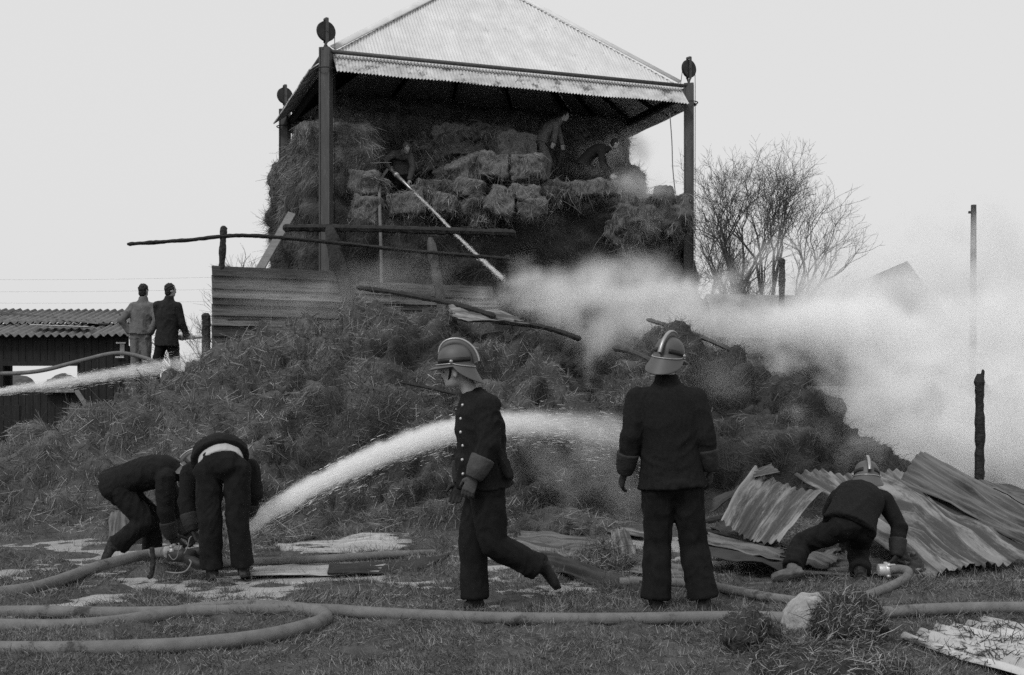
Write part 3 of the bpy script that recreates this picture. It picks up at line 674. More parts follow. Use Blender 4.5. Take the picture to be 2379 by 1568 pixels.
    # ---- boots
    for q in 'LR':
        a, k = g[q + 'a'], g[q + 'k']; toe = g.get(q + 't'); td = (toe - a) if toe is not None else F_.copy()
        sh = (a - k).normalized(); td = td.normalized(); dn = (sh - td * sh.dot(td)); dn = dn.normalized() if dn.length > 0.1 else Vector((0, 0, -1))
        sdv = td.cross(dn).normalized(); bt = MB()
        bt.tube([a - sh * 0.1, a, a + dn * 0.05], [0.058 * s, 0.055 * s, 0.05 * s], 12)
        bt.tube([a - td * 0.06 + dn * 0.045, a + td * 0.02 + dn * 0.04, a + td * 0.1 + dn * 0.05, a + td * 0.17 + dn * 0.058, a + td * 0.205 + dn * 0.062],
                [(0.036 * s, 0.04 * s), (0.042 * s, 0.048 * s), (0.046 * s, 0.038 * s), (0.043 * s, 0.03 * s), (0.025 * s, 0.02 * s)], 12, side=sdv)
        bt.tube([a - td * 0.068 + dn * 0.083, a + td * 0.03 + dn * 0.083, a + td * 0.12 + dn * 0.083, a + td * 0.21 + dn * 0.083], [(0.035 * s, 0.01), (0.036 * s, 0.01), (0.047 * s, 0.01), (0.028 * s, 0.01)], 12, side=sdv)
        link('boot', remesh(bt, 0.011, 2), boots if not isinstance(boots, dict) else boots[q], o)
    # ---- gloves
    if gloves:
        for q in 'LR':
            if q + 'f' not in g: continue
            hg = MB(); dv = (g[q + 'f'] - g[q + 'w']).normalized(); pm, tm, cu = hd.get(q, (-F_, F_, 0.6))
            hand_mb(hg, g[q + 'w'], dv, pm, tm, cu, s * 1.12, 0.011)
            gm = gloves if not isinstance(gloves, dict) else gloves[q]
            gl = link('glove', remesh(hg, 0.006, 2), gm, o)
            ev = (g[q + 'e'] - g[q + 'w']).normalized(); cf = MB()
            cf.tube([g[q + 'w'] + dv * 0.01, g[q + 'w'] + ev * 0.05, g[q + 'w'] + ev * 0.15], [0.05 * s * fat, 0.066 * s * fat, 0.077 * s * fat], 16)
            link('gauntlet', wrinkle(remesh(cf, 0.009, 2), 0.005, (12, 12, 12), 4), gm, gl)
    # ---- head wear
    if hat == 'helmet': helmet(o, hc + U_ * 0.048 * s, fr, s * 0.9)
    elif hat == 'hair' or hat == 'cap':
        hr = MB(); k = 1.0 if hat == 'hair' else 1.06
        hr.ball(hc + U_ * 0.035 * s - F_ * 0.018 * s, (0.086 * s * k, 0.098 * s * k, 0.1 * s * k), fr); hr.ball(hc - F_ * 0.04 * s - U_ * 0.03 * s, (0.072 * s, 0.062 * s, 0.075 * s), fr)
        hm = remesh(hr, 0.009, 2); cc = coords(hm); nn = normals(hm); fq = (cc - np.array(hc)) @ np.array(F_); uq = (cc - np.array(hc)) @ np.array(U_)
        dd = (fbm(cc * 45, 2, 6) - 0.5) * 0.03 - 0.05 * sm(0.03, 0.09, fq) * (uq < 0.07)
        setco(hm, cc + nn * dd[:, None]); link('hair' if hat == 'hair' else 'cap', hm, M_HAIR if hat == 'hair' else M_COVERD, o)
    return o
def JP(d0, **k):                                        # joints from picture position and depth offset
    return {a: P(x, y, d0 + dz) for a, (x, y, dz) in k.items()}
Z = Vector((0, 0, 1)); X_ = Vector((1, 0, 0)); Y_ = Vector((0, 1, 0))
FG = 'firemen working round the heap'

# striding fireman in profile
d0 = 8.3
person('striding fireman in crested helmet and buttoned tunic seen in profile', JP(d0, head=(1060, 864, -0.02), neck=(1104, 914, 0.02), pel=(1126, 1118, 0.02),
    Ls=(1131, 944, -0.17), Rs=(1104, 942, 0.19), Le=(1136, 1035, -0.24), Re=(1085, 1040, 0.26), Lw=(1101, 1108, -0.27), Rw=(1070, 1120, 0.24), Lf=(1078, 1165, -0.27), Rf=(1058, 1160, 0.22),
    Lh=(1131, 1140, -0.09), Rh=(1124, 1140, 0.11), Lk=(1146, 1262, -0.1), Rk=(1098, 1258, 0.1), La=(1250, 1318, -0.02), Ra=(1103, 1391, 0.08), Lt=(1268, 1356, -0.02), Rt=(1040, 1404, 0.04)),
    M_TWEED, M_TROUS, M_BOOT, gloves={'L': M_GLOVE, 'R': M_GLOVED}, look=(Vector((-0.97, 0.12, -0.08)), Vector((-0.16, 0, 1))), mid=P(1120, 1010, d0), hem=-0.05, group=FG,
    hands={'L': (Vector((0.3, 1, 0)), Vector((-1, -0.3, 0)), 0.75), 'R': (Vector((0, -1, 0)), Vector((-1, 0, 0)), 0.6)}, buttons=Vector((0, -1, 0)), wide=1.12, jseed=1, fat=1.17, collar=0.16,
    flaps=[([P(1140, 1010, 8.3), P(1165, 1075, 8.28), P(1186, 1112, 8.27)], [(0.15, 0.09), (0.17, 0.05), (0.17, 0.022)], Y_), ([P(1085, 1060, 8.32), P(1078, 1135, 8.32)], [(0.16, 0.09), (0.15, 0.05)], Y_)])
# fireman standing with his back to us
person('fireman standing upright with his back turned, arms hanging, beside the jet', JP(d0, head=(1550, 846, 0.02), neck=(1547, 890, 0), pel=(1560, 1110, 0),
    Ls=(1484, 928, 0), Rs=(1614, 928, 0), Le=(1466, 1012, -0.04), Re=(1638, 1016, -0.04), Lw=(1452, 1098, 0.03), Rw=(1650, 1090, 0.0), Lf=(1437, 1140, 0.12), Rf=(1650, 1140, 0.06),
    Lh=(1528, 1140, 0), Rh=(1594, 1140, 0), Lk=(1527, 1262, 0.03), Rk=(1610, 1262, 0.05), La=(1524, 1392, 0.0), Ra=(1634, 1392, 0.0), Lt=(1516, 1394, 0.2), Rt=(1652, 1392, 0.2)),
    M_TWEED, M_TROUS, M_BOOT, gloves=M_GLOVED, look=(Vector((0.5, 0.86, -0.12)), Vector((0.17, 0, 1))), hem=-0.10, group=FG, wide=1.2, fat=1.1,
    hands={'L': (Vector((1, 0.2, 0)), Vector((0.2, 1, 0)), 0.7), 'R': (Vector((-1, 0.4, 0)), Vector((0, 1, 0)), 0.6)}, jseed=2)
# fireman bent double, seen from behind
d0 = 9.6
person('fireman bent double over the hose fitting, white shirt showing at his waist', JP(d0, head=(470, 1150, 0.62), neck=(495, 1105, 0.52), pel=(514, 1075, 0),
    Ls=(442, 1098, 0.42), Rs=(580, 1088, 0.42), Le=(432, 1165, 0.38), Re=(590, 1150, 0.38), Lw=(448, 1232, 0.33), Rw=(572, 1205, 0.42), Lf=(462, 1264, 0.3), Rf=(548, 1222, 0.44),
    Lh=(482, 1095, 0), Rh=(550, 1095, 0), Lk=(488, 1205, -0.06), Rk=(552, 1205, -0.02), La=(493, 1322, -0.02), Ra=(565, 1315, 0.03), Lt=(490, 1330, 0.18), Rt=(572, 1322, 0.22)),
    M_TWEED, M_TROUS, M_BOOT, gloves=M_GLOVED, look=(Vector((-0.2, 0.5, -0.85)), Vector((0, 0.8, 0.5))), mid=P(508, 1012, 9.86), group=FG, shirt=M_SHIRT, wide=1.05, fat=1.04,
    hands={'L': (Vector((1, 0, 0.2)), Vector((0, 1, 0)), 0.9), 'R': (Vector((-1, 0, -0.3)), Vector((0, 1, 0)), 0.9)}, jseed=3)
# fireman kneeling in profile beside him
d0 = 10.65
person('kneeling fireman bent forward in profile beside the coupled hoses', JP(d0, head=(448, 1102, 0.0), neck=(412, 1092, 0.0), pel=(272, 1128, 0.0),
    Ls=(385, 1108, 0.2), Rs=(383, 1112, -0.19), Le=(405, 1178, 0.24), Re=(384, 1185, -0.2), Lw=(432, 1240, 0.2), Rw=(398, 1248, -0.15), Lf=(452, 1262, 0.15), Rf=(420, 1272, -0.12),
    Lh=(276, 1138, 0.1), Rh=(276, 1140, -0.1), Lk=(352, 1195, 0.14), Rk=(338, 1212, -0.12), La=(352, 1288, 0.16), Ra=(272, 1268, -0.14), Lt=(392, 1300, 0.16), Rt=(260, 1300, -0.14)),
    M_TWEED, M_TROUS, M_BOOT, gloves=M_GLOVED, look=(Vector((0.85, 0.0, -0.55)), Vector((0.5, 0, 0.9))), mid=P(345, 1085, d0), hem=-0.12, group=FG, s=1.05,
    hands={'L': (Vector((0, -1, -0.2)), Vector((0, 0, 1)), 0.9), 'R': (Vector((0, 1, 0)), Vector((0, 0, 1)), 0.9)}, jseed=4)
# fireman crouching by the fallen sheets
d0 = 9.55
person('fireman crouching over a hose among fallen corrugated sheets, legs spread', JP(d0, head=(2014, 1122, 0.5), neck=(2004, 1140, 0.42), pel=(1975, 1215, 0),
    Ls=(1948, 1160, 0.36), Rs=(2055, 1162, 0.36), Le=(1930, 1190, 0.62), Re=(2088, 1222, 0.3), Lw=(1955, 1235, 0.8), Rw=(2084, 1292, 0.2), Lf=(1962, 1262, 0.85), Rf=(2066, 1318, 0.14),
    Lh=(1948, 1230, 0.02), Rh=(2004, 1232, 0.02), Lk=(1862, 1262, 0.22), Rk=(1992, 1268, 0.36), La=(1842, 1320, -0.02), Ra=(1999, 1328, 0.02), Lt=(1775, 1332, -0.04), Rt=(1996, 1336, -0.2)),
    M_TWEED, M_TROUS, {'L': M_BOOTM, 'R': M_BOOT}, gloves=M_GLOVED, look=(Vector((0.12, 0.9, -0.42)), Vector((0.1, 0.42, 0.9))), mid=P(1992, 1162, 9.7), hem=-0.1, group=FG,
    hands={'L': (Vector((0, 0, -1)), Vector((1, 0, 0)), 0.6), 'R': (Vector((-1, 0, -0.4)), Vector((0, 1, 0)), 0.9)}, jseed=5)
# two helpers on the heap
d0 = 21.0; HG = 'helpers in working clothes'
person('bareheaded man in grey coverall, hands on hips, beside the shed', JP(d0, head=(334, 676, 0), neck=(333, 698, 0), pel=(326, 775, 0), Ls=(309, 713, 0), Rs=(356, 713, 0),
    Le=(283, 744, -0.1), Re=(364, 745, -0.1), Lw=(303, 772, -0.02), Rw=(350, 772, -0.05), Lf=(312, 776, 0.05), Rf=(341, 776, 0.03), Lh=(316, 785, 0), Rh=(338, 785, 0), Lk=(315, 828, 0), Rk=(340, 828, 0), La=(313, 878, 0), Ra=(342, 878, 0), Lt=(312, 878, 0.2), Rt=(343, 878, 0.2)),
    M_COVER, M_COVER, M_BOOT, hat='hair', look=(Vector((0.3, 0.95, 0)), Z), hem=-0.02, group=HG, hands={'L': (Vector((1, 0, 0)), Vector((0, 1, 0)), 0.3), 'R': (Vector((-1, 0, 0)), Vector((0, 1, 0)), 0.3)}, vox=0.016, jseed=6)
person('bareheaded man in dark jacket holding a hose branch at the charred post', JP(d0 - 0.3, head=(396, 675, 0), neck=(392, 696, 0), pel=(388, 785, 0), Ls=(366, 710, 0), Rs=(412, 712, 0),
    Le=(372, 755, 0.15), Re=(422, 752, 0.02), Lw=(405, 783, 0.25), Rw=(434, 780, 0.1), Lf=(418, 784, 0.22), Rf=(445, 783, 0.12), Lh=(377, 795, 0), Rh=(400, 795, 0), Lk=(366, 835, 0), Rk=(407, 835, 0), La=(358, 884, 0), Ra=(409, 884, 0), Lt=(352, 884, 0.2), Rt=(415, 884, 0.2)),
    M_COAT, M_TROUS, M_BOOT, hat='hair', look=(Vector((0.75, 0.65, -0.05)), Z), hem=-0.22, group=HG, hands={'L': (Vector((0, -1, 0)), Vector((0, 0, 1)), 0.8), 'R': (Vector((0, 1, -0.3)), Vector((0, 0, 1)), 0.8)}, vox=0.016, jseed=7)
# three men up in the barn
d0 = 26.7
person('man stooping high in the barn, aiming a hose nozzle down', JP(d0, head=(944, 345, -0.12), neck=(934, 356, 0.0), pel=(930, 402, 0.3), Ls=(953, 362, 0.05), Rs=(912, 358, 0.0),
    Le=(958, 390, -0.1), Re=(892, 374, -0.15), Lw=(951, 418, -0.25), Rw=(903, 388, -0.28), Lf=(948, 428, -0.28), Rf=(910, 396, -0.3), Lh=(938, 407, 0.3), Rh=(922, 407, 0.3), Lk=(945, 428, 0.1), Rk=(922, 428, 0.1), La=(945, 462, 0.2), Ra=(920, 462, 0.2), Lt=(949, 464, 0.0), Rt=(920, 464, 0.0)),
    M_COVERD, M_TROUS, M_BOOT, hat='cap', look=(Vector((0.35, -0.7, -0.6)), Vector((0.1, -0.4, 0.9))), mid=P(922, 362, d0 + 0.3), group=HG, hands={'L': (Vector((0, 0, -1)), Vector((0, -1, 0)), 0.9), 'R': (Vector((0, -1, 0)), Vector((0, 0, 1)), 0.9)}, vox=0.018, jseed=8)
person('man in coverall standing on the upper bales, leaning forward', JP(27.9, head=(1312, 270, 0), neck=(1299, 281, 0), pel=(1257, 330, 0), Ls=(1291, 288, 0.17), Rs=(1291, 288, -0.17),
    Le=(1300, 312, 0.2), Re=(1289, 312, -0.2), Lw=(1305, 335, 0.2), Rw=(1285, 330, -0.2), Lf=(1307, 342, 0.2), Rf=(1283, 340, -0.2), Lh=(1257, 336, 0.09), Rh=(1257, 336, -0.09), Lk=(1275, 372, 0.1), Rk=(1263, 374, -0.1), La=(1268, 418, 0.1), Ra=(1258, 420, -0.1), Lt=(1285, 422, 0.1), Rt=(1277, 424, -0.1)),
    M_COVER, M_COVER, M_BOOT, hat='hair', look=(Vector((0.9, -0.2, -0.35)), Z), mid=P(1266, 298, 27.9), hem=-0.03, group=HG, hands={'L': (Vector((0, -1, 0)), X_, 0.4), 'R': (Vector((0, 1, 0)), X_, 0.4)}, vox=0.018, jseed=9)
person('dark-haired man crouching in the smoke at the right of the barn', JP(27.7, head=(1428, 334, 0), neck=(1410, 346, 0), pel=(1356, 378, 0), Ls=(1395, 352, 0.18), Rs=(1395, 354, -0.18),
    Le=(1404, 382, 0.2), Re=(1400, 384, -0.2), Lw=(1420, 405, 0.2), Rw=(1415, 407, -0.2), Lf=(1428, 410, 0.2), Rf=(1423, 412, -0.2), Lh=(1356, 386, 0.1), Rh=(1356, 386, -0.1), Lk=(1385, 400, 0.12), Rk=(1382, 402, -0.12), La=(1368, 432, 0.1), Ra=(1362, 434, -0.1), Lt=(1385, 434, 0.1), Rt=(1380, 436, -0.1)),
    M_COAT, M_TROUS, M_BOOT, hat='hair', look=(Vector((0.85, 0.3, -0.4)), Z), mid=P(1378, 340, 27.7), group=HG, hands={'L': (Vector((0, -1, 0)), X_, 0.4), 'R': (Vector((0, 1, 0)), X_, 0.4)}, vox=0.018, jseed=10)

# ------------------------------------------------------------------ charred timbers, board wall, planks
def char(name, label, pts, r, group='charred timbers left standing', m=None, cat='timber', k=10, jag=0.2, n=7, seed=0, flat=1.0):
    q = catmull(pts, k); rad = []
    for i, p in enumerate(q):
        a = r * (1 + jag * (2 * vnoise([[p.x * 6 + seed, p.y * 6, p.z * 6]])[0] - 1)); e = min(i, len(q) - 1 - i)
        rad.append((a * (0.55 if e == 0 else 1), a * flat * (0.5 if e == 0 else 1)))
    mb = MB(); mb.tube(q, rad, n, jit=0.28); o = link(name, mb, m or M_CHAR, base=min(q, key=lambda v: v.z), smooth=False)
    return tag(o, label, cat, group)
dW = 19.0
char('charred_beam', 'thick charred beam lying level in front of the barn bales', [P(657, 529, 20.4), P(800, 530, 20.5), P(1000, 535, 20.6), P(1198, 541, 20.7)], 0.066, k=26, seed=1)
char('charred_rail', 'long thin burnt rail sticking out over the board wall', [P(295, 567, 18.6), P(430, 558, 18.9), P(570, 547, 19.2), P(760, 562, 19.6), P(960, 583, 20.0), P(1195, 602, 20.4)], 0.034, k=22, seed=2)
char('charred_post', 'short burnt post on top of the board wall below the thin rail', [P(520, 525, 19.15), P(517, 570, 19.1), P(514, 640, 19.1)], 0.055, cat='post', seed=3)
char('charred_post', 'broad burnt post leaning below the end of the thick beam', [P(765, 526, 20.2), P(782, 600, 20.0), P(812, 700, 19.8), P(826, 790, 19.7)], 0.12, cat='post', seed=4, k=6)
char('charred_post', 'scorched ragged post between the thick beam and the fallen rafter', [P(1000, 552, 20.3), P(1012, 630, 20.2), P(1024, 700, 20.1), P(1030, 790, 20)], 0.085, m=M_CHARG, cat='post', seed=5, k=5)
char('charred_post', 'small burnt stump where the water jet lands', [P(1178, 592, 20.6), P(1186, 630, 20.6), P(1190, 700, 20.6)], 0.055, cat='post', seed=6)
char('charred_post', 'black burnt post beside the man holding the hose branch', [P(479, 727, 18.6), P(479, 790, 18.6), P(479, 900, 18.6)], 0.072, cat='post', seed=7, flat=0.8)
char('charred_post', 'pointed charred post standing before the bare trees', [P(1817, 600, 26), P(1817, 640, 26), P(1816, 720, 26), P(1816, 1060, 26)], 0.075, cat='post', seed=8)
pp = [P(2275, 868, 15), P(2276, 930, 15), P(2277, 1010, 15), P(2275, 1100, 15), P(2275, 1190, 15)]
cp = char('charred_post', 'tall lone charred post rising from the smoke behind the sheets', pp, 0.062, cat='post', seed=9, k=6)
sp = MB(); sp.tube([P(2280, 890, 15), P(2284, 862, 15), P(2283, 858, 15)], [0.03, 0.02, 0.008], 6); link('splinter', sp, M_CHAR, cp, smooth=False)
char('charred_rafter', 'burnt rafter slanting down over the crest of the heap', [P(830, 668, 18.2), P(930, 682, 17.4), P(1060, 708, 16.3), P(1150, 735, 15.8)], 0.04, k=20, seed=10)
char('charred_rafter', 'burnt rafter end lying where the smoke rises', [P(1190, 748, 15.9), P(1270, 762, 15.8), P(1350, 788, 15.7)], 0.038, k=14, seed=11)
char('scorched_rafter', 'grey scorched rafter poking out of the smoke behind the standing fireman', [P(1503, 742, 16.9), P(1600, 772, 16.5), P(1720, 822, 16.1)], 0.055, m=M_CHARG, k=14, seed=12, flat=0.6)
char('scorched_rafter', 'short dark stick of timber in the smoke beside the helmet', [P(1425, 808, 15.9), P(1470, 818, 15.6), P(1515, 838, 15.4)], 0.04, m=M_CHARG, k=10, seed=13)
char('burnt_stick', 'thin burnt stick jutting from the hay behind the striding fireman', [P(930, 888, 14.2), P(1000, 902, 14.1), P(1058, 916, 14.0)], 0.02, k=10, seed=14)
lp = MB(); lp.beam(P(678, 496, 22.5), P(600, 632, 21.5), 0.15, 0.05, up=(0, -1, 0.2)); o = link('leaning_plank', lp, M_WOODP, base=P(600, 632, 21.5), smooth=False)
tag(o, 'pale sawn plank leaning against the corner of the hay stack', 'plank')

WB = [M_WOOD] + [mat('weathered plank %s' % k, v_, 0.85, 0.55, 5, stretch=(0.4, 0.4, 6), bump=0.5, bscale=20, speck=0.4, speck_v=0.03, speck_scale=3) for k, v_ in (('dark', 0.05), ('pale', 0.15))]
wall = thing('board_wall', P(495, 900, dW), 'scorched wall of horizontal boards half buried by the heap', 'wall')
wa = math.radians(26); wx = Vector((math.cos(wa), math.sin(wa), 0)); wy = Vector((-math.sin(wa), math.cos(wa), 0)); w0 = P(493, 617, dW)
def wpt(s, z): return Vector((w0.x, w0.y, 0)) + wx * s + Vector((0, 0, z))
zt = w0.z; zs = [0.0, 0.155, 0.36, 0.51, 0.62, 0.80, 0.965, 1.14, 1.32, 1.5, 1.68]
for i in range(len(zs) - 1):
    h = zs[i + 1] - zs[i] + 0.012; L_ = 2.55 - 0.1 * random.random() + (2.6 if i >= 1 else 0)
    sag = 0.02 * (random.random() - 0.5); off = 0.006 * random.random(); rows = []
    n = 14; vs, fs = [], []
    for k in range(n + 1):
        s_ = -0.012 * random.random() * (k == 0) + L_ * k / n; j0, j1 = 0.012 * (random.random() - 0.5), 0.012 * (random.random() - 0.5)
        za = zt - zs[i] + sag * k / n + j0 * 0.5; zb = za - h + j1 * 0.5
        for y_, z_ in ((0.0, za), (-0.05, zb), (-0.025, zb), (0.02, za)): vs.append(wpt(s_, z_) + wy * (y_ - off))
    for k in range(n):
        for q in range(4): fs.append((k * 4 + q, k * 4 + (q + 1) % 4, k * 4 + 4 + (q + 1) % 4, k * 4 + 4 + q))
    fs += [(3, 2, 1, 0), tuple(n * 4 + q for q in range(4))]
    link('plank', MB().add(vs, fs), WB[(i * 5 + 1) % 3], wall, smooth=False)
for s_ in (0.12, 2.3, 4.9):
    m_ = MB(); m_.box(wpt(s_, (zt - 0.05) / 2) + wy * 0.08, wx * 0.05, wy * 0.05, Vector((0, 0, (zt - 0.05) / 2))); link('stud', m_, M_CHAR, wall, smooth=False)

# ------------------------------------------------------------------ shed with big-wave cement sheets
DS = 22.0
shed = thing('open_shed', P(150, 1090, DS), 'low tarred shed with wavy cement sheet roof at the edge of the yard', 'shed')
def S(px, py, dd=0.0): return P(px, py, DS + dd)
def board(name, px0, py0, px1, py1, dd, t=0.03, m=M_WOODD):
    a, b = S(px0, py0, dd), S(px1, py1, dd); mb = MB(); mb.box((a + b) / 2, Vector((abs(b.x - a.x) / 2, 0, 0)), Vector((0, t / 2, 0)), Vector((0, 0, abs(a.z - b.z) / 2)))
    return link(name, mb, m, shed, smooth=False)
xk = -330
while xk < 300:                                         # upright tarred boards of the front
    w_ = 17; lo = 849 if xk < 178 else 1090
    if xk + w_ > 300: w_ = 300 - xk
    board('board', xk, 776, xk + w_ - 1.2, lo if xk + w_ <= 180 else 1090, 0.004 * random.random())
    if lo == 849: board('board', xk, 912, xk + w_ - 1.2, 1090, 0.004 * random.random())
    xk += 17
board('sill', 100, 903, 176, 911, -0.1, 0.2, M_ASB); board('jamb', -2, 849, 9, 912, -0.02, 0.08); board('lintel', -330, 840, 182, 850, -0.03, 0.05)
board('notice', 279, 796, 289, 826, -0.03, 0.012, M_SHIRT); board('bracket', 270, 795, 292, 798, -0.06, 0.02, M_ALU); board('bracket', 268, 828, 288, 831, -0.06, 0.02, M_ALU)
sb = MB(); sb.beam(S(178, 908, -0.25), S(205, 950, -0.5), 0.07, 0.05); link('brace', sb, M_WOODP, shed, smooth=False)
for (r0, r1, z0, z1, c0) in ((0.0, 1.3, 0, 0.31, 0), (1.05, 2.6, 0.27, 0.62, 1)):       # two rows of sheets
    nS = 10; W0, W1 = -330, 304
    for i in range(nS):
        a0 = W0 + (W1 - W0) * i / nS; a1 = W0 + (W1 - W0) * (i + 1) / nS; cols = 44; vs, fs = [], []
        lift = 0.03 * c0 + 0.02 * random.random() + 0.012 * (i % 2)
        skip = 0.62 if (c0 == 0 and a1 > 95 and a0 < 200) else 0.0      # a torn gap with a clear sheet slipped in
        for c_ in range(cols + 1):
            px = a0 + (a1 - a0 + 3) * c_ / cols; A = S(px, 781 if px > 0 else 781 + px * 0.004)
            wv = 0.028 * math.sin(A.x / 0.152 * 2 * math.pi)
            for j in range(3):
                t = j / 2; r_ = r0 + (r1 - r0) * t; zz = A.z - 0.02 + z0 + (z1 - z0) * t
                for th in (0, 1): vs.append((A.x * (DS + r_ - 0.25) / DS if False else A.x, DS - 0.25 + r_, zz + wv + lift + th * 0.012))
        for c_ in range(cols):
            for j in range(2):
                a = (c_ * 3 + j) * 2; b = ((c_ + 1) * 3 + j) * 2
                fs += [(a + 1, b + 1, b + 3, a + 3), (a, a + 2, b + 2, b)]
            a = c_ * 6; b = (c_ + 1) * 6; fs += [(a, b, b + 1, a + 1), (a + 4, a + 5, b + 5, b + 4)]
        link('roof_sheet', MB().add(vs, fs), M_ASB, shed)
def roofboard(name, p, m, t=0.03, w=0.18):
    mb = MB(); mb.beam(p[0], p[1], w, t); return link(name, mb, m, shed, smooth=False)
A = S(80, 766, 0.15); Bq = S(214, 771, 0.15); roofboard('clear_sheet', (A + Z * 0.09, Bq + Z * 0.09), mat('clear roof sheet', 0.7, 0.3, 0.1, 4), 0.01, 0.42)
roofboard('roof_plank', (S(-30, 727, 1.9) + Z * 0.02, S(238, 752, 1.1) + Z * 0.02), M_WOOD, 0.06, 0.16)
roofboard('roof_plank', (S(-200, 722, 2.4) + Z * 0.03, S(150, 733, 2.4) + Z * 0.03), M_WOOD, 0.08, 0.2)
roofboard('roof_plank', (S(150, 745, 1.3) + Z * 0.03, S(250, 756, 0.8) + Z * 0.03), M_ASB, 0.03, 0.5)
sd_ = MB()                                              # gable side and back posts
sd_.box(S(299, 960, 1.3) + Vector((0, 0, -0.2)), Vector((0.03, 0, 0)), Vector((0, 1.25, 0)), Vector((0, 0, 1.55))); link('side_wall', sd_, M_WOODD, shed, smooth=False)
for px in (-150, 20):
    m_ = MB(); m_.box(S(px, 940, 2.4), Vector((0.06, 0, 0)), Vector((0, 0.06, 0)), Vector((0, 0, 1.75))); link('post', m_, M_WOODD, shed, smooth=False)
# low fence rails before the shed
fe = thing('low_fence', P(20, 1060, 17.5), 'dark low rail fence end beside the shed', 'fence')
for (a, b) in (((-60, 950), (48, 948)), ((-60, 968), (44, 970))):
    m_ = MB(); m_.beam(P(a[0], a[1], 17.5), P(b[0], b[1], 17.6), 0.05, 0.09); link('rail', m_, M_WOODD, fe, smooth=False)
for px in (40, -20):
    m_ = MB(); m_.beam(P(px, 942, 17.58), P(px, 1060, 17.58), 0.09, 0.09, up=(0, 1, 0)); link('post', m_, M_WOODD, fe, smooth=False)

# ------------------------------------------------------------------ fallen corrugated sheets
def sheet(label, c00, c10, c11, c01, m, pitch=0.076, amp=0.011, curl=0.0, n2=11, seed=0, ragged=0.0, warp=0.03, group='fallen corrugated roof sheets', bend=0.0):
    """c00-c10 runs across the corrugations, c00-c01 along them"""
    c00, c10, c11, c01 = map(Vector, (c00, c10, c11, c01)); W = ((c10 - c00).length + (c11 - c01).length) / 2
    n1 = min(int(W / pitch * 8) + 2, 240); nrm = (c10 - c00).cross(c01 - c00).normalized(); nrm = nrm if nrm.z > 0 else -nrm
    r = np.random.default_rng(seed + 100); rg0 = np.repeat(r.random(n1 // 3 + 2), 3)[:n1 + 1]; rg1 = np.repeat(r.random(n1 // 3 + 2), 3)[:n1 + 1]
    U = np.repeat(np.arange(n1 + 1) / n1, n2 + 1); Vr = np.tile(np.arange(n2 + 1) / n2, n1 + 1)
    e0 = np.repeat(-ragged * rg0 * 0.05, n2 + 1); e1 = np.repeat(1 + ragged * (rg1 - 0.5) * 0.1, n2 + 1); V = e0 + (e1 - e0) * Vr
    A = lambda w: w[:, None]
    p = A((1 - U) * (1 - V)) * np.array(c00) + A(U * (1 - V)) * np.array(c10) + A(U * V) * np.array(c11) + A((1 - U) * V) * np.array(c01)
    h = amp * np.sin(U * W / pitch * 2 * math.pi) + curl * (2 * V - 1) ** 2 + bend * (2 * U - 1) ** 2
    h = h + warp * (2 * vnoise(np.stack([U * 3 + seed, V * 3, 0 * U + seed], 1)) - 1) + warp * 0.4 * (2 * vnoise(np.stack([U * 9 + seed, V * 7, 0 * U + seed + 5], 1)) - 1)
    h = h + 0.5 * warp * (1 - np.abs(2 * vnoise(np.stack([U * 4 + V * 3 + seed, V * 2 - U, 0 * U + seed + 9], 1)) - 1)) ** 4
    p = p + A(h) * np.array(nrm); K = len(p); p2 = np.concatenate([p, p - np.array(nrm) * 0.003]); m2 = n2 + 1
    ii = (np.arange(n1)[:, None] * m2 + np.arange(n2)[None, :]).ravel()
    fs = [np.stack([ii, ii + m2, ii + m2 + 1, ii + 1], 1), np.stack([ii + K, ii + 1 + K, ii + m2 + 1 + K, ii + m2 + K], 1)]
    i = np.arange(n1) * m2; fs.append(np.stack([i, i + K, i + m2 + K, i + m2], 1)); i = i + n2; fs.append(np.stack([i, i + m2, i + m2 + K, i + K], 1))
    i = np.arange(n2); fs.append(np.stack([i, i + 1, i + 1 + K, i + K], 1)); i = i + n1 * m2; fs.append(np.stack([i, i + K, i + 1 + K, i + 1], 1))
    fs = np.concatenate(fs); me = np_mesh('sheet', p2, fs); Ln = (c01 - c00).length
    uv = np.stack([np.tile(U * W, 2), np.tile(V * Ln, 2)], 1)[fs.ravel()] + seed * 3.7
    ul = me.uv_layers.new(name='uv'); ul.data.foreach_set('uv', uv.astype(np.float32).ravel())
    bs = Vector(p[np.argmin(p[:, 2])])
    o = link('corrugated_sheet', me, m, base=bs); return tag(o, label, 'metal sheet', group)
# right-hand pile
sheet('pale bent sheet propped steeply left of the crouching fireman', P(1678, 1206, 10.7), P(1812, 1268, 10.3), P(1915, 1150, 11.3), P(1752, 1092, 11.6), M_SHEETP, curl=-0.05, bend=0.1, seed=1, ragged=1.0)
sheet('folded top lip of pale metal at the peak of the left sheet', P(1752, 1094, 11.55), P(1752, 1110, 11.3), P(1812, 1098, 11.5), P(1792, 1078, 11.9), M_SHEETP, amp=0.006, seed=2, warp=0.01)
sheet('long ribbed sheet sloping down behind the crouching fireman', P(1845, 1105, 11.9), P(2092, 1108, 12.6), P(2400, 1290, 10.3), P(2150, 1352, 9.65), M_SHEETP, pitch=0.11, amp=0.02, seed=3, ragged=0.2, warp=0.075)
sheet('steeply raised dark ribbed sheet with pointed top corner', P(2088, 1116, 12.1), P(2153, 1040, 12.4), P(2440, 1215, 11.2), P(2440, 1290, 10.9), M_SHEET, amp=0.014, seed=4, warp=0.05)
sheet('sooty dark sheet under the pointed one', P(2090, 1140, 12.0), P(2110, 1120, 12.3), P(2440, 1310, 10.9), P(2440, 1325, 10.6), M_SHEETD, seed=5)
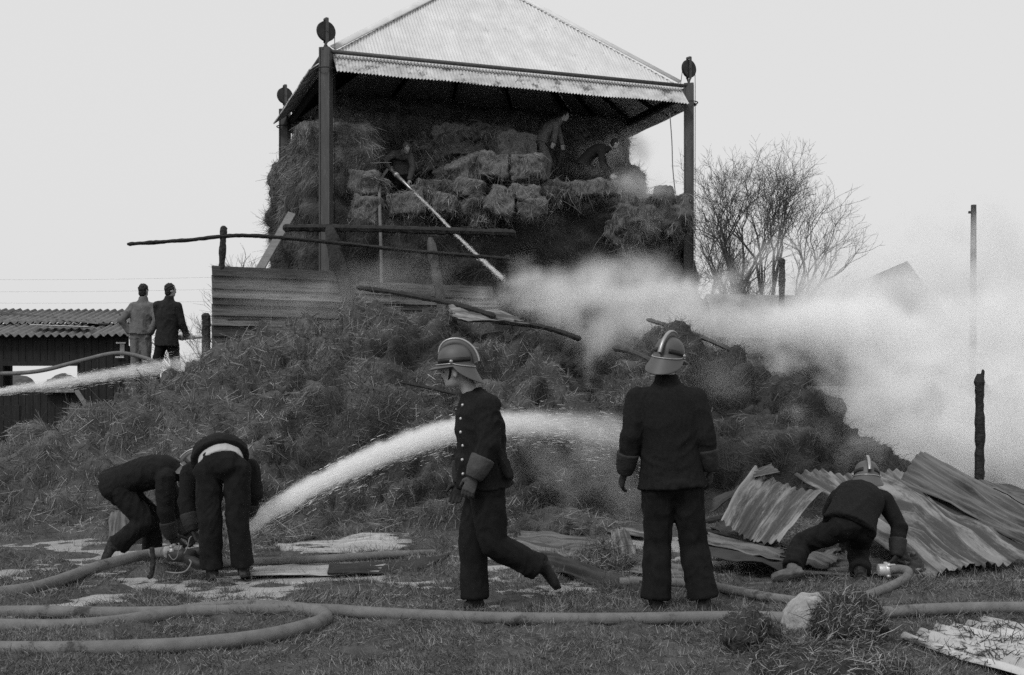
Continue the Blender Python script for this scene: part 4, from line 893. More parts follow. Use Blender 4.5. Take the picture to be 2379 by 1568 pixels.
sheet('dark half-buried sheet behind the pile by the tall post', P(2262, 1120, 12.9), P(2300, 1118, 13.4), P(2440, 1150, 13.0), P(2440, 1200, 12.4), M_SHEET, seed=6)
sheet('flat sheet lying along the grass behind the white lump', P(1600, 1372, 9.15), P(1600, 1358, 9.4), P(2450, 1338, 9.9), P(2450, 1362, 9.35), M_SHEETP, amp=0.006, warp=0.012, seed=7)
sheet('scorched sheet with torn lower edge right of the standing fireman', P(1640, 1262, 10.4), P(1660, 1236, 11.2), P(1828, 1268, 10.6), P(1812, 1304, 9.9), M_SHEET, seed=8, ragged=1.5)
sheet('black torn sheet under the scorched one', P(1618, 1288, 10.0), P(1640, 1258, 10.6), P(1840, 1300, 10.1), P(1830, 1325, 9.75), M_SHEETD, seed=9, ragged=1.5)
sheet('small curled sheet leaning against the left pile end', P(1650, 1190, 11.5), P(1660, 1160, 11.9), P(1760, 1110, 12.0), P(1752, 1128, 11.7), M_SHEETD, seed=10)
sheet('sheet lying under the crouching fireman', P(1820, 1340, 9.7), P(1850, 1295, 10.7), P(2110, 1300, 10.6), P(2140, 1345, 9.6), M_SHEET, seed=11, warp=0.03)
sheet('black curled flap of sheet by the crouching hand', P(2090, 1268, 10.2), P(2075, 1310, 9.9), P(2150, 1338, 9.7), P(2128, 1295, 10.0), M_SHEETD, seed=12, curl=0.05)
# between the two standing firemen
sheet('crumpled sheet trodden flat behind the striding fireman', P(1205, 1290, 10.9), P(1215, 1240, 12.3), P(1430, 1262, 11.7), P(1420, 1305, 10.5), M_SHEET, seed=13, warp=0.05, ragged=1)
sheet('dark upturned sheet edge between the two standing firemen', P(1250, 1322, 10.0), P(1255, 1280, 10.3), P(1495, 1352, 9.3), P(1485, 1388, 9.0), M_SHEETD, seed=14, warp=0.04)
sheet('flat pale sheet by the left arm of the standing fireman', P(1385, 1232, 12.6), P(1392, 1208, 13.6), P(1500, 1218, 13.3), P(1500, 1246, 12.1), M_SHEETP, seed=15, warp=0.03)
sheet('torn upright scrap of pale metal behind the standing fireman', P(1425, 1288, 10.9), P(1480, 1290, 10.8), P(1462, 1238, 11.2), P(1418, 1225, 11.3), M_SHEETP, seed=16, ragged=2, warp=0.03)
sheet('scorched sheet showing between the legs of the standing fireman', P(1470, 1330, 9.9), P(1480, 1300, 10.5), P(1650, 1330, 9.9), P(1640, 1352, 9.4), M_SHEET, seed=17, ragged=1)
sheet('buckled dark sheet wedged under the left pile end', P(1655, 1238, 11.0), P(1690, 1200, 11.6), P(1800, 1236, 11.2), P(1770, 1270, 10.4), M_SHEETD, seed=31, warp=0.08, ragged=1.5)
sheet('bent grey sheet lying behind the crouching boot', P(1760, 1305, 10.2), P(1790, 1262, 11.0), P(1960, 1290, 10.6), P(1920, 1322, 9.9), M_SHEET, seed=32, warp=0.07, ragged=1)
for lb, q in (('charred batten lying across the sheets right of the standing fireman', [P(1625, 1232, 11.2), P(1700, 1245, 10.8), P(1805, 1290, 10.3)]), ('short burnt batten leaning on the left pile end', [P(1640, 1212, 11.4), P(1690, 1200, 11.3), P(1740, 1180, 11.2)]),
              ('burnt batten lying before the trodden sheet', [P(1205, 1316, 10.4), P(1290, 1322, 10.2), P(1380, 1345, 9.8)])):
    char('charred_batten', lb, q, 0.03, seed=len(lb), k=8, group='burnt battens on the ground')
# by the bending pair
sheet('pale sheet lying flat beyond the bending fireman', P(655, 1286, 11.1), P(640, 1262, 11.8), P(950, 1243, 12.5), P(965, 1285, 11.1), M_SHEETW, seed=18, warp=0.035)
sheet('pale wet sheet on the mud right of the bending fireman', P(575, 1344, 9.7), P(590, 1315, 10.3), P(920, 1302, 10.6), P(880, 1330, 9.95), M_SHEETW, seed=19, warp=0.02, amp=0.008)
sheet('dark folded sheet edge across the wet pale sheet', P(760, 1338, 9.75), P(765, 1318, 10.1), P(1046, 1290, 10.6), P(1000, 1322, 10.1), M_SHEETD, seed=20, warp=0.03)
sheet('small standing scrap of sheet behind the kneeling fireman', P(250, 1262, 11.7), P(310, 1258, 11.7), P(312, 1186, 12.2), P(256, 1190, 12.2), M_SHEET, seed=21)
sheet('scrap of pale sheet caught on the crest of the heap', P(1048, 714, 16.4), P(1066, 742, 15.5), P(1228, 760, 15.5), P(1195, 735, 16.2), M_SHEETP, seed=22, warp=0.05, ragged=1.5, amp=0.016)
ws = sheet('striped pale sheet sunk in the grass at the near corner', G(2090, 1480, 0.02), G(2290, 1440, 0.02), G(2700, 1530, 0.02), G(2480, 1612, 0.02), mat('wet pale sheet', 0.42, 0.4, 0.4, 1.2, stretch=(3, 1, 1), spec=0.5, speck=0.35, speck_v=0.06, speck_scale=2.2, uv=True), pitch=0.2, amp=0.03, seed=23, warp=0.012)
v, f = hay_on(ws.data, 1500, rng, ln=(0.03, 0.12), w=(0.0012, 0.003), hang=0.0, lift=(0.0, 0.1), off=tuple(ROOT[ws.name]), fl=3, rnd=1.0, mask=lambda c: fbm(c * 5, 2, 9) > 0.52)
q = link('straw_litter', np_mesh('s', v, f), M_HAYD, ws, smooth=False); q['kind'] = 'stuff'


# ------------------------------------------------------------------ hoses
def hose(label, pts, r=0.038, k=10, n=14, m=None, name='fire_hose'):
    q = catmull(pts, k); mb = MB(); rad = [r * (1 + 0.05 * (vnoise([[p.x * 4, p.y * 4, 2]])[0] - 0.5)) for p in q]
    mb.tube(q, rad, n); o = link(name, mb, m or M_HOSE, base=min(q, key=lambda v: v.z)); return tag(o, label, 'fire hose', 'canvas fire hoses')
def coupling(o, p, d, r=0.05, m=None):
    d = Vector(d).normalized(); mb = MB(); p = Vector(p)
    mb.tube([p - d * 0.08, p - d * 0.075, p - d * 0.03, p - d * 0.028, p + d * 0.01, p + d * 0.012, p + d * 0.06, p + d * 0.065], [r * 0.85, r, r, r * 1.18, r * 1.18, r, r, r * 0.8], 16)
    s_ = d.orthogonal().normalized()
    for a in range(4):
        v = Matrix.Rotation(a * math.pi / 2, 3, d) @ s_; mb.box(p + v * r * 1.2 - d * 0.01, v * 0.014, d * 0.014, d.cross(v) * 0.01)
    return link('coupling', mb, m or M_STEEL, o)
zr = 0.048
hose('fire hose doubled back in a flat loop in the near grass', [G(x, y, zr) for x, y in ((-120, 1508), (0, 1509), (200, 1508), (400, 1501), (520, 1491), (620, 1477), (700, 1459), (745, 1444), (757, 1434), (745, 1424), (700, 1416), (640, 1411), (575, 1409), (500, 1413), (430, 1421), (350, 1434), (270, 1446), (160, 1455), (60, 1456), (-120, 1452))], 0.049)
hose('long fire hose crossing the whole foreground behind the loop', [G(x, y, zr) for x, y in ((-120, 1424), (60, 1421), (280, 1424), (480, 1420), (620, 1416), (760, 1417), (860, 1424), (1000, 1431), (1200, 1437), (1450, 1438), (1700, 1434), (1850, 1436), (2000, 1428), (2110, 1419), (2250, 1413), (2400, 1412), (2500, 1413))], 0.043)
h3 = hose('fire hose rising from the puddle into the divided fitting', [G(-60, 1382, 0.03), G(60, 1368, 0.04), G(130, 1350, 0.06), G(220, 1319, 0.1), G(300, 1297, 0.13), G(355, 1286, 0.14), P(400, 1281, 9.68)], 0.046)
coupling(h3, P(405, 1281, 9.68), (1, 0, 0.05), 0.05)
h4 = hose('fire hose running off behind the bent fireman over the sheets', [G(478, 1312, 0.04), G(560, 1306, 0.05), G(640, 1303, 0.06), G(740, 1299, 0.07), G(850, 1292, 0.07), G(950, 1287, 0.06), G(1010, 1285, 0.03)], 0.036)
h5 = hose('fire hose emerging between the boots of the standing fireman', [G(1440, 1352, 0.03), G(1555, 1352, 0.04), G(1667, 1365, 0.04), G(1755, 1382, 0.04), G(1843, 1395, 0.03), G(1960, 1404, 0.03)], 0.036)
h6 = hose('fire hose bending up to the hand of the crouching fireman', [G(1940, 1412, 0.03), G(2020, 1382, 0.05), G(2070, 1362, 0.06), P(2104, 1343, 9.3), P(2110, 1328, 9.35), P(2090, 1322, 9.45), P(2066, 1324, 9.5)], 0.037)
coupling(h6, P(2058, 1324, 9.52), (-1, 0, 0.0), 0.05, M_ALU)
h7 = hose('fire hose hanging in a long sag across the front of the shed', [P(-80, 866, 20), P(0, 868, 20), P(90, 862, 20), P(180, 840, 20), P(250, 823, 20), P(290, 821, 20), P(340, 833, 20), P(400, 858, 20), P(470, 884, 20.2)], 0.036)
h8 = hose('fire hose climbing the hay to the man with the nozzle', [P(900, 394, 26.3), P(888, 412, 26.1), P(882, 440, 25.7), P(882, 480, 25.4), P(884, 540, 25.2), P(886, 620, 25.2), P(886, 720, 25.2)], 0.036)
def nozzle(label, a, b, r0=0.03, r1=0.012):
    a, b = Vector(a), Vector(b); d = (b - a); mb = MB()
    mb.tube([a, a + d * 0.12, a + d * 0.14, a + d * 0.22, a + d * 0.24, a + d * 0.9, a + d * 0.91, b], [r0 * 1.3, r0 * 1.3, r0, r0, r0 * 1.5, r0 * 0.75, r1 * 1.6, r1 * 1.4], 12)
    o = link('branch_pipe', mb, M_STEEL, base=a); tag(o, label, 'nozzle', 'hose branch pipes')
    rg_ = MB(); rg_.tube([a + d * 0.3, a + d * 0.34], r0 * 1.7, 12); link('collar', rg_, M_ALU, o)
nozzle('bright hose nozzle in the hands of the man in the barn', P(904, 390, 26.35), P(958, 442, 25.7), 0.035)
nozzle('hose branch held level against the charred post', P(400, 784, 20.95), P(474, 783, 20.9), 0.036)
# dividing fitting between the hoses
dv = thing('dividing_fitting', G(440, 1325, 0), 'metal dividing fitting joining the hoses at the bent fireman', 'hose fitting')
m_ = MB(); c0 = P(425, 1290, 9.66); m_.tube([c0 - X_ * 0.12, c0, c0 + X_ * 0.1], [0.05, 0.06, 0.045], 14); m_.tube([c0, c0 + Vector((0.14, -0.05, -0.07)), c0 + Vector((0.24, -0.05, -0.06))], [0.05, 0.045, 0.045], 12); m_.tube([c0, c0 + Vector((0.14, 0.08, 0.02)), c0 + Vector((0.24, 0.1, 0.03))], [0.05, 0.045, 0.045], 12)
link('casting', m_, M_IRON, dv)
m_ = MB(); m_.tube(catmull([P(392, 1288, 9.58), P(402, 1300, 9.56), P(412, 1292, 9.56), P(416, 1266, 9.58), P(414, 1262, 9.6)], 6), 0.0045, 8); link('strap', m_, mat('dull steel strap', 0.16, 0.5, 0.4, 14), dv)
m_ = MB(); m_.tube(catmull([P(428, 1286, 9.58), P(436, 1270, 9.57), P(440, 1252, 9.58), P(445, 1246, 9.6)], 6), 0.005, 8); link('strap', m_, mat('dull steel strap', 0.16, 0.5, 0.4, 14), dv)
m_ = MB(); m_.tube(catmull([P(385, 1328, 9.55), P(410, 1331, 9.5), P(432, 1326, 9.5), P(444, 1308, 9.52), P(440, 1300, 9.55)], 6), 0.006, 8); link('handle', m_, mat('dull steel strap', 0.16, 0.5, 0.4, 14), dv)
m_ = MB(); m_.tube(catmull([P(352, 1272, 9.6), P(356, 1300, 9.57), P(352, 1335, 9.55), P(346, 1340, 9.52)], 6), 0.02, 8, jit=0.4); link('lashing', m_, M_CHAR, dv)
# white cloth hanging between the bent man's knees
cl = MB(); q = [P(528, 1190, 9.85), P(518, 1215, 9.8), P(524, 1240, 9.78), P(520, 1270, 9.8)]; cl.tube(catmull(q, 6), [0.03 + 0.012 * math.sin(i * 1.7) for i in range(19)], 10, jit=0.35)
o = link('white_rag', cl, mat('pale rag', 0.45, 0.9, 0.3, 20), base=q[-1]); tag(o, 'crumpled pale rag held between the knees of the bent fireman', 'rag')
# ropes at the barn
for (lb, q) in (('thin rope hanging loose inside the right barn post', [P(1556, 262, 27.3), P(1561, 330, 27.3), P(1563, 390, 27.2), P(1569, 450, 27.2)]),):
    m_ = MB(); m_.tube(catmull(q, 6), 0.012, 6); o = link('hanging_rope', m_, M_ROPE, base=q[-1]); tag(o, lb, 'rope')

# ------------------------------------------------------------------ near lumps: mortar, turf clod, straw clump
def lumpy(name, label, cat, c, r, m, amp=0.25, sc=6, seed=0, vox=0.02, cut=None, smooth=True, straw=0, sm_m=None, ln=(0.05, 0.18), group=None):
    mb = MB(); mb.ball(c, r, None, 24, 16); me = remesh(mb, vox, 0); cc = coords(me); nn = normals(me); R0 = min(r)
    dd = (fbm(cc * sc, 4, seed) - 0.5) * amp * R0 * 2 + (1 - np.abs(2 * fbm(cc * sc * 1.7, 2, seed + 3) - 1) - 0.5) * amp * R0
    cc = cc + nn * dd[:, None]
    if cut: 
        for (nv, h) in cut:
            nv = np.array(Vector(nv).normalized()); t = (cc - np.array(c)) @ nv - h; cc = cc - nv * (np.clip(t, 0, None) * 0.88)[:, None]
    setco(me, cc); bs = Vector((c[0], c[1], 0)); o = link(name, me, m, base=bs, smooth=smooth); tag(o, label, cat, group)
    if straw:
        v, f = hay_on(me, straw, rng, ln=ln, w=(0.0009, 0.0024), hang=0.1, lift=(0.0, 0.25), rnd=1.0, off=tuple(bs), fl=6)
        s_ = link('loose_strands', np_mesh('s', v, f), sm_m or M_HAYS, o, smooth=False); s_['kind'] = 'stuff'
    return o
hb = bmesh.new()
for (px, py, d) in ((1808, 1440, 7.8), (1826, 1470, 7.7), (1872, 1462, 7.62), (1928, 1448, 7.75), (1924, 1400, 7.85), (1902, 1376, 7.9), (1862, 1374, 7.92), (1836, 1400, 7.85), (1880, 1395, 7.72), (1850, 1420, 7.68),
                    (1815, 1440, 8.05), (1930, 1445, 8.05), (1895, 1382, 8.05), (1870, 1465, 8.0)): hb.verts.new(P(px, py, d))
bmesh.ops.convex_hull(hb, input=hb.verts[:]); lm = bpy.data.meshes.new('m'); hb.to_mesh(lm); hb.free(); lm = remesh(lm, 0.009, 1)
c = coords(lm); n = normals(lm); setco(lm, c + n * ((fbm(c * 9, 3, 5) - 0.5) * 0.05 + (fbm(c * 40, 2, 6) - 0.5) * 0.004)[:, None])
o = link('mortar_lump', lm, M_STONE, base=G(1868, 1462, 0)); tag(o, 'broken white lump of mortar on the foreground hose', 'rubble')
c = G(1742, 1508, 0); lumpy('turf_clod', 'dark clod of turf beside the white lump', 'clod', (c.x, c.y, 0.09), (0.17, 0.15, 0.13), M_SOIL, 0.5, 9, 2, 0.012, straw=900, sm_m=M_GRASS, ln=(0.03, 0.07))
c = G(2000, 1500, 0); lumpy('straw_clump', 'tall clump of muddy straw behind the white lump', 'straw clump', (c.x - 0.05, c.y + 0.1, 0.12), (0.2, 0.2, 0.15), M_SOIL, 0.5, 8, 3, 0.015, straw=3500, sm_m=M_HAYS, ln=(0.03, 0.09))
c = G(1930, 1560, 0); lumpy('straw_clump', 'low spread of straw stalks in front of the white lump', 'straw clump', (c.x, c.y, 0.03), (0.42, 0.36, 0.09), M_SOIL, 0.5, 8, 4, 0.018, straw=4500, sm_m=M_HAYS, ln=(0.03, 0.12))
for i, (px, py, rx, rz, lb) in enumerate(((960, 1226, 0.35, 0.16, 'pale tuft of dry hay left of the striding fireman'), (840, 1240, 0.4, 0.1, 'low drift of hay behind the flat pale sheet'), (1310, 1238, 0.55, 0.2, 'dark mound of wet hay between the two standing firemen'),
        (1400, 1318, 0.22, 0.14, 'small round hay clod on the trodden sheet'), (640, 1256, 0.4, 0.08, 'thin scatter of hay beside the bent fireman'), (1200, 1226, 0.3, 0.12, 'clump of hay behind the striding leg'))):
    c = G(px, py, 0); lumpy('hay_tuft', lb, 'hay tuft', (c.x, c.y, 0.02), (rx, rx * 0.7, rz), M_HAY, 0.5, 7, 10 + i, 0.03, straw=1800, sm_m=M_HAYL if i in (0, 2) else M_HAYS, ln=(0.06, 0.22), group='loose tufts of hay on the ground')

# ------------------------------------------------------------------ grass and scattered hay on the ground
def grass(n, ln, w, xr, yr, seed, lay=0.6, thr=0.42, z0=0.0):
    r = np.random.default_rng(seed); x = r.uniform(*xr, n * 3); y = yr[0] + (yr[1] - yr[0]) * r.random(n * 3) ** 1.3; k = np.abs(x) < 0.46 * y + 0.3
    x, y = x[k], y[k]; p = np.stack([x, y, 0 * x], 1); den = fbm(p * 2.3, 3, seed); z = ground_z(x, y)
    k = (r.random(len(x)) < np.clip((den - thr) * 5 + 0.4, 0.12, 1)) & (z > -0.016); p = p[k][:n]; p[:, 2] = z[k][:n] + z0; n = len(p)
    fl = np.stack([fbm(p * 3.1, 2, seed + 5) - 0.5, fbm(p * 3.1, 2, seed + 6) - 0.5, 0 * p[:, 0]], 1)
    d = unit(unit(fl) * lay * 0.6 + r.normal(size=(n, 3)) * (0.45 + 0.4 * lay) + np.array([0, 0, 1.0 - lay * 0.6])); d[:, 2] = np.abs(d[:, 2]); up = np.tile([0, 0, 1.0], (n, 1))
    p = p - np.array([0, 0, 0.004]); e = p + d * r.uniform(*ln, n)[:, None]; q = unit(np.cross(d, up + 0.6 * r.normal(size=(n, 3)))) * r.uniform(*w, n)[:, None]
    return np.stack([p - q, p + q, e + q * 0.4, e - q * 0.4], 1).reshape(-1, 3), np.arange(n * 4).reshape(-1, 4)
v, f = grass(200000, (0.015, 0.05), (0.001, 0.0024), (-5, 5), (6.2, 10.8), 201, lay=1.3, thr=0.36)
o = link('grass', np_mesh('grass', v, f), M_GRASS, smooth=False); tag(o, 'short trampled winter grass in the foreground', None, kind='stuff')
v, f = grass(62000, (0.03, 0.11), (0.0009, 0.0022), (-7, 7), (8.0, 14.5), 301, lay=2.2, thr=0.47, z0=0.01)
v2, f2 = grass(16000, (0.02, 0.07), (0.0008, 0.0018), (-5, 5), (6.3, 8.4), 401, lay=2.2, thr=0.5, z0=0.012); f = np.concatenate([f, f2 + len(v)]); v = np.concatenate([v, v2])
o = link('scattered_hay', np_mesh('hay', v, f), M_HAYS, smooth=False); tag(o, 'wisps of hay scattered over the trodden ground', None, kind='stuff')

# ------------------------------------------------------------------ bare trees, far roofs, pole, wires
def tree(label, base, H, spread, seed, nst=1, name='bare_tree', lean=0.0, fine=6, r0=None, tf=0.42, group='bare winter trees beyond the yard'):
    r = random.Random(seed); t = thing(name, base, label, 'tree', group); tk, cr = MB(), MB()
    def grow(p, d, l, rad, lev):
        n = 4 if lev < 2 else 3; pts = [p]; q = p.copy(); wob = 0.07 if lev < 2 else 0.13
        for i in range(n):
            d = (d + Vector((r.gauss(0, wob), r.gauss(0, wob), r.gauss(0.05, 0.05)))).normalized(); q = q + d * l / n; pts.append(q.copy())
        (tk if lev == 0 else cr).tube(pts, [rad * (1 - 0.4 * i / n) for i in range(n + 1)], 7 if lev < 2 else 3, cap=False)
        if lev >= fine: return
        for k in range(3 if lev < 3 else r.choice((2, 3, 3))):
            s_ = pts[-1] if k < 2 else pts[r.choice((1, 2))]; ax = Vector((r.gauss(0, 1), r.gauss(0, 1), r.gauss(0, 0.4))); ax = (ax - d * ax.dot(d)).normalized()
            a = (r.uniform(0.18, 0.5) if lev < 3 else r.uniform(0.3, 0.8)) * spread; nd = (d * math.cos(a) + ax * math.sin(a) + Vector((lean * 0.1, 0, 0.03))).normalized()
            grow(s_, nd, (H * 0.19 if lev == 0 else l) * r.uniform(0.66, 0.84), max(rad * r.uniform(0.5, 0.66), 0.0055 * H / 12), lev + 1)
    for i in range(nst):
        a = Vector((lean + r.gauss(0, 0.06) + (i - (nst - 1) / 2) * 0.16 * spread, r.gauss(0, 0.1), 1)).normalized()
        grow(Vector(base) + Vector(((i - (nst - 1) / 2) * 0.4, 0, 0)), a, H * tf * r.uniform(0.9, 1.1), r0 or H * 0.011, 0)
    link('trunk', tk, M_TREE, t); link('crown', cr, M_TREE, t)
def gb(px, d): p = P(px, 900, d); return Vector((p.x, d, 0))
tree('spreading bare tree with several stems right of the barn', gb(1755, 85), 20.0, 1.1, 5, 3, tf=0.43, fine=7)
tree('slender bare tree nearest the right barn post', gb(1645, 82), 18.5, 0.9, 8, 2, tf=0.45, fine=7)
tree('bare tree leaning out over the far roof', gb(1770, 86), 18.5, 1.15, 17, 3, lean=0.25, tf=0.4)
tree('thin bare sapling between the two larger trees', gb(1705, 80), 13.5, 0.8, 21, 1, tf=0.5)
tree('low twiggy bush behind the board wall', gb(575, 46), 8.2, 1.1, 31, 3, name='bare_bush', fine=5, tf=0.3)
tree('twiggy bush against the sky beside the charred post', gb(468, 40), 5.9, 1.2, 37, 3, name='bare_bush', fine=5, tf=0.3)
tree('higher twigs behind the left corner of the hay stack', gb(640, 52), 10.6, 1.0, 41, 2, name='bare_bush', fine=5, tf=0.35)
# distant barn with a pitched roof half lost in the smoke
fb = thing('distant_barn', gb(1900, 48), 'distant farm roof showing faintly through the smoke', 'building')
m_ = MB(); m_.box(P(1800, 800, 50), Vector((4.2, 0, 0)), Vector((0, 2, 0)), Vector((0, 0, 1.8))); link('wall', m_, M_WOODD, fb, smooth=False)
a, b = P(1640, 682, 48), P(1925, 688, 48); m_ = MB(); m_.add([a, b, b + Vector((0, 4, -1.6)), a + Vector((0, 4, -1.6)), b + Vector((0, -2.5, -1.9)), a + Vector((0, -2.5, -1.9))], [(0, 1, 2, 3), (5, 4, 1, 0)]); link('roof', m_, M_FARR, fb, smooth=False)
a, b = P(1915, 688, 47), P(2108, 606, 49); m_ = MB(); m_.add([a, b, b + Vector((2.6, 2, -2.4)), a + Vector((2.6, 2, -2.4)), a + Vector((0, 0, -0.35)), b + Vector((0.0, 0, -0.35))], [(0, 1, 2, 3), (4, 5, 1, 0)]); link('roof', m_, M_FARR, fb, smooth=False)
po = thing('telephone_pole', gb(2262, 40), 'lone telephone pole fading into the smoke', 'pole')
m_ = MB(); m_.tube([gb(2258, 40), P(2261, 700, 40), P(2262, 476, 40)], [0.13, 0.11, 0.09], 10); link('shaft', m_, M_IRON, po)
m_ = MB(); m_.beam(P(2250, 493, 40), P(2268, 494, 40), 0.06, 0.08); link('arm', m_, M_IRON, po, smooth=False)
for i, (y0, y1) in enumerate(((648, 640), (676, 668), (702, 696))):
    m_ = MB(); q = [P(-200 + 70 * k, y0 + (y1 - y0) * k / 12 + 5 * math.sin(k / 12 * math.pi), 45) for k in range(13)]; m_.tube(q, 0.004, 4)
    o = link('overhead_wire', m_, M_STEEL, base=q[0]); tag(o, ('highest', 'middle', 'lowest')[i] + ' of the three faint wires over the shed', 'wire', 'overhead wires')
far = MB(); 
for k in range(60):
    x = -90 + 3.0 * k; far.ball((x, 130 + 8 * math.sin(k), 0.6), (3.2, 3, 1.5 + 1.2 * vnoise([[k * 0.7, 1, 2]])[0]), None, 10, 6)
hm = remesh(far, 0.6, 1); c = coords(hm); n = normals(hm); setco(hm, c + n * ((fbm(c * 0.8, 3, 4) - 0.5) * 1.2)[:, None])
o = link('far_hedge', hm, M_TREE); tag(o, 'long dark hedge along the far field edge', 'hedge')

# ------------------------------------------------------------------ smoke, spray and water jets (volumes of drifting density)
def volume_field(name, lo, hi, voxel, prims, m, nscale=0.9, namp=2.2, detail=5, stretch=(1, 1, 1), parent=None, label=None, drift=(0, 0, 0), edge=0.25, low=0.0):
    """prims: ('b', centre, radii, weight) blobs and ('s', a, b, ra, rb, wa, wb) tapered streams"""
    ng = bpy.data.node_groups.new(name, 'GeometryNodeTree'); ng.interface.new_socket('Geometry', in_out='OUTPUT', socket_type='NodeSocketGeometry')
    N, L = ng.nodes.new, ng.links.new; out = N('NodeGroupOutput'); vc = N('GeometryNodeVolumeCube'); sm_ = N('GeometryNodeSetMaterial'); sm_.inputs['Material'].default_value = m
    vc.inputs['Min'].default_value = lo; vc.inputs['Max'].default_value = hi
    for k, a in enumerate('XYZ'): vc.inputs['Resolution ' + a].default_value = max(4, int((hi[k] - lo[k]) / voxel))
    pos = N('GeometryNodeInputPosition').outputs[0]
    def vm(op, a, b=None, out_=0):
        n = N('ShaderNodeVectorMath'); n.operation = op
        for i, q in enumerate((a, b)):
            if q is None: continue
            if isinstance(q, (tuple, Vector)): n.inputs[i].default_value = tuple(q)
            else: L(q, n.inputs[i])
        return n.outputs[out_]
    def ma(op, a, b=None, c=None, clamp=False):
        n = N('ShaderNodeMath'); n.operation = op; n.use_clamp = clamp
        for i, q in enumerate((a, b, c)):
            if q is None: continue
            if isinstance(q, (int, float)): n.inputs[i].default_value = q
            else: L(q, n.inputs[i])
        return n.outputs[0]
    def noise(sc, det, off):
        n = N('ShaderNodeTexNoise'); n.inputs['Scale'].default_value = sc; n.inputs['Detail'].default_value = det; n.inputs['Roughness'].default_value = 0.58; n.inputs['Distortion'].default_value = 0.7
        L(vm('ADD', vm('MULTIPLY', pos, tuple(stretch)), off), n.inputs['Vector']); return n.outputs[0]
    nz = ma('MULTIPLY', ma('SUBTRACT', noise(nscale, detail, (3.1 + drift[0], 1.7, 9.2)), 0.5), namp); tot = None
    if low: nz = ma('ADD', nz, ma('MULTIPLY', ma('SUBTRACT', noise(0.45, 2, (7.7, 2.2, 5.1)), 0.5), low))
    for pr in prims:
        if pr[0] == 'b':
            _, c_, r_, w_ = pr; l = vm('LENGTH', vm('DIVIDE', vm('SUBTRACT', pos, Vector(c_)), Vector(r_)), None, 1); wgt = w_
        else:
            _, a, b, ra, rb, wa, wb = pr; a, b = Vector(a), Vector(b); ba = b - a; pa = vm('SUBTRACT', pos, a)
            hh = ma('DIVIDE', vm('DOT_PRODUCT', pa, ba, 1), ba.length_squared, clamp=True)
            sc_ = N('ShaderNodeVectorMath'); sc_.operation = 'SCALE'; sc_.inputs[0].default_value = tuple(ba); L(hh, sc_.inputs[3])
            l = ma('DIVIDE', vm('LENGTH', vm('SUBTRACT', pa, sc_.outputs[0]), None, 1), ma('MULTIPLY_ADD', hh, rb - ra, ra)); wgt = ma('MULTIPLY_ADD', hh, wb - wa, wa)
        mr = N('ShaderNodeMapRange'); mr.interpolation_type = 'SMOOTHSTEP'; mr.inputs['From Min'].default_value = 1.0; mr.inputs['From Max'].default_value = edge
        L(ma('ADD', l, nz), mr.inputs['Value']); e = ma('MULTIPLY', mr.outputs[0], wgt)
        # fade to nothing before the box ends
        tot = e if tot is None else ma('MAXIMUM' if pr[0] == 's' else 'ADD', tot, e)
    L(tot, vc.inputs['Density']); L(vc.outputs[0], sm_.inputs[0]); L(sm_.outputs[0], out.inputs[0])
    o = bpy.data.objects.new(name, bpy.data.meshes.new(name)); SC.collection.objects.link(o); md = o.modifiers.new('density', 'NODES'); md.node_group = ng
    if parent is not None: o.parent = parent; o.matrix_parent_inverse = Matrix.Translation(-ROOT[parent.name])
    o['kind'] = 'stuff'
    if label: o['label'] = label
    return o
M_SMOKE = volmat('white smoke', 2.7, 0.995, 0.0, True); M_SPRAY = volmat('water spray', 1.0, 0.999, 0.0, True)
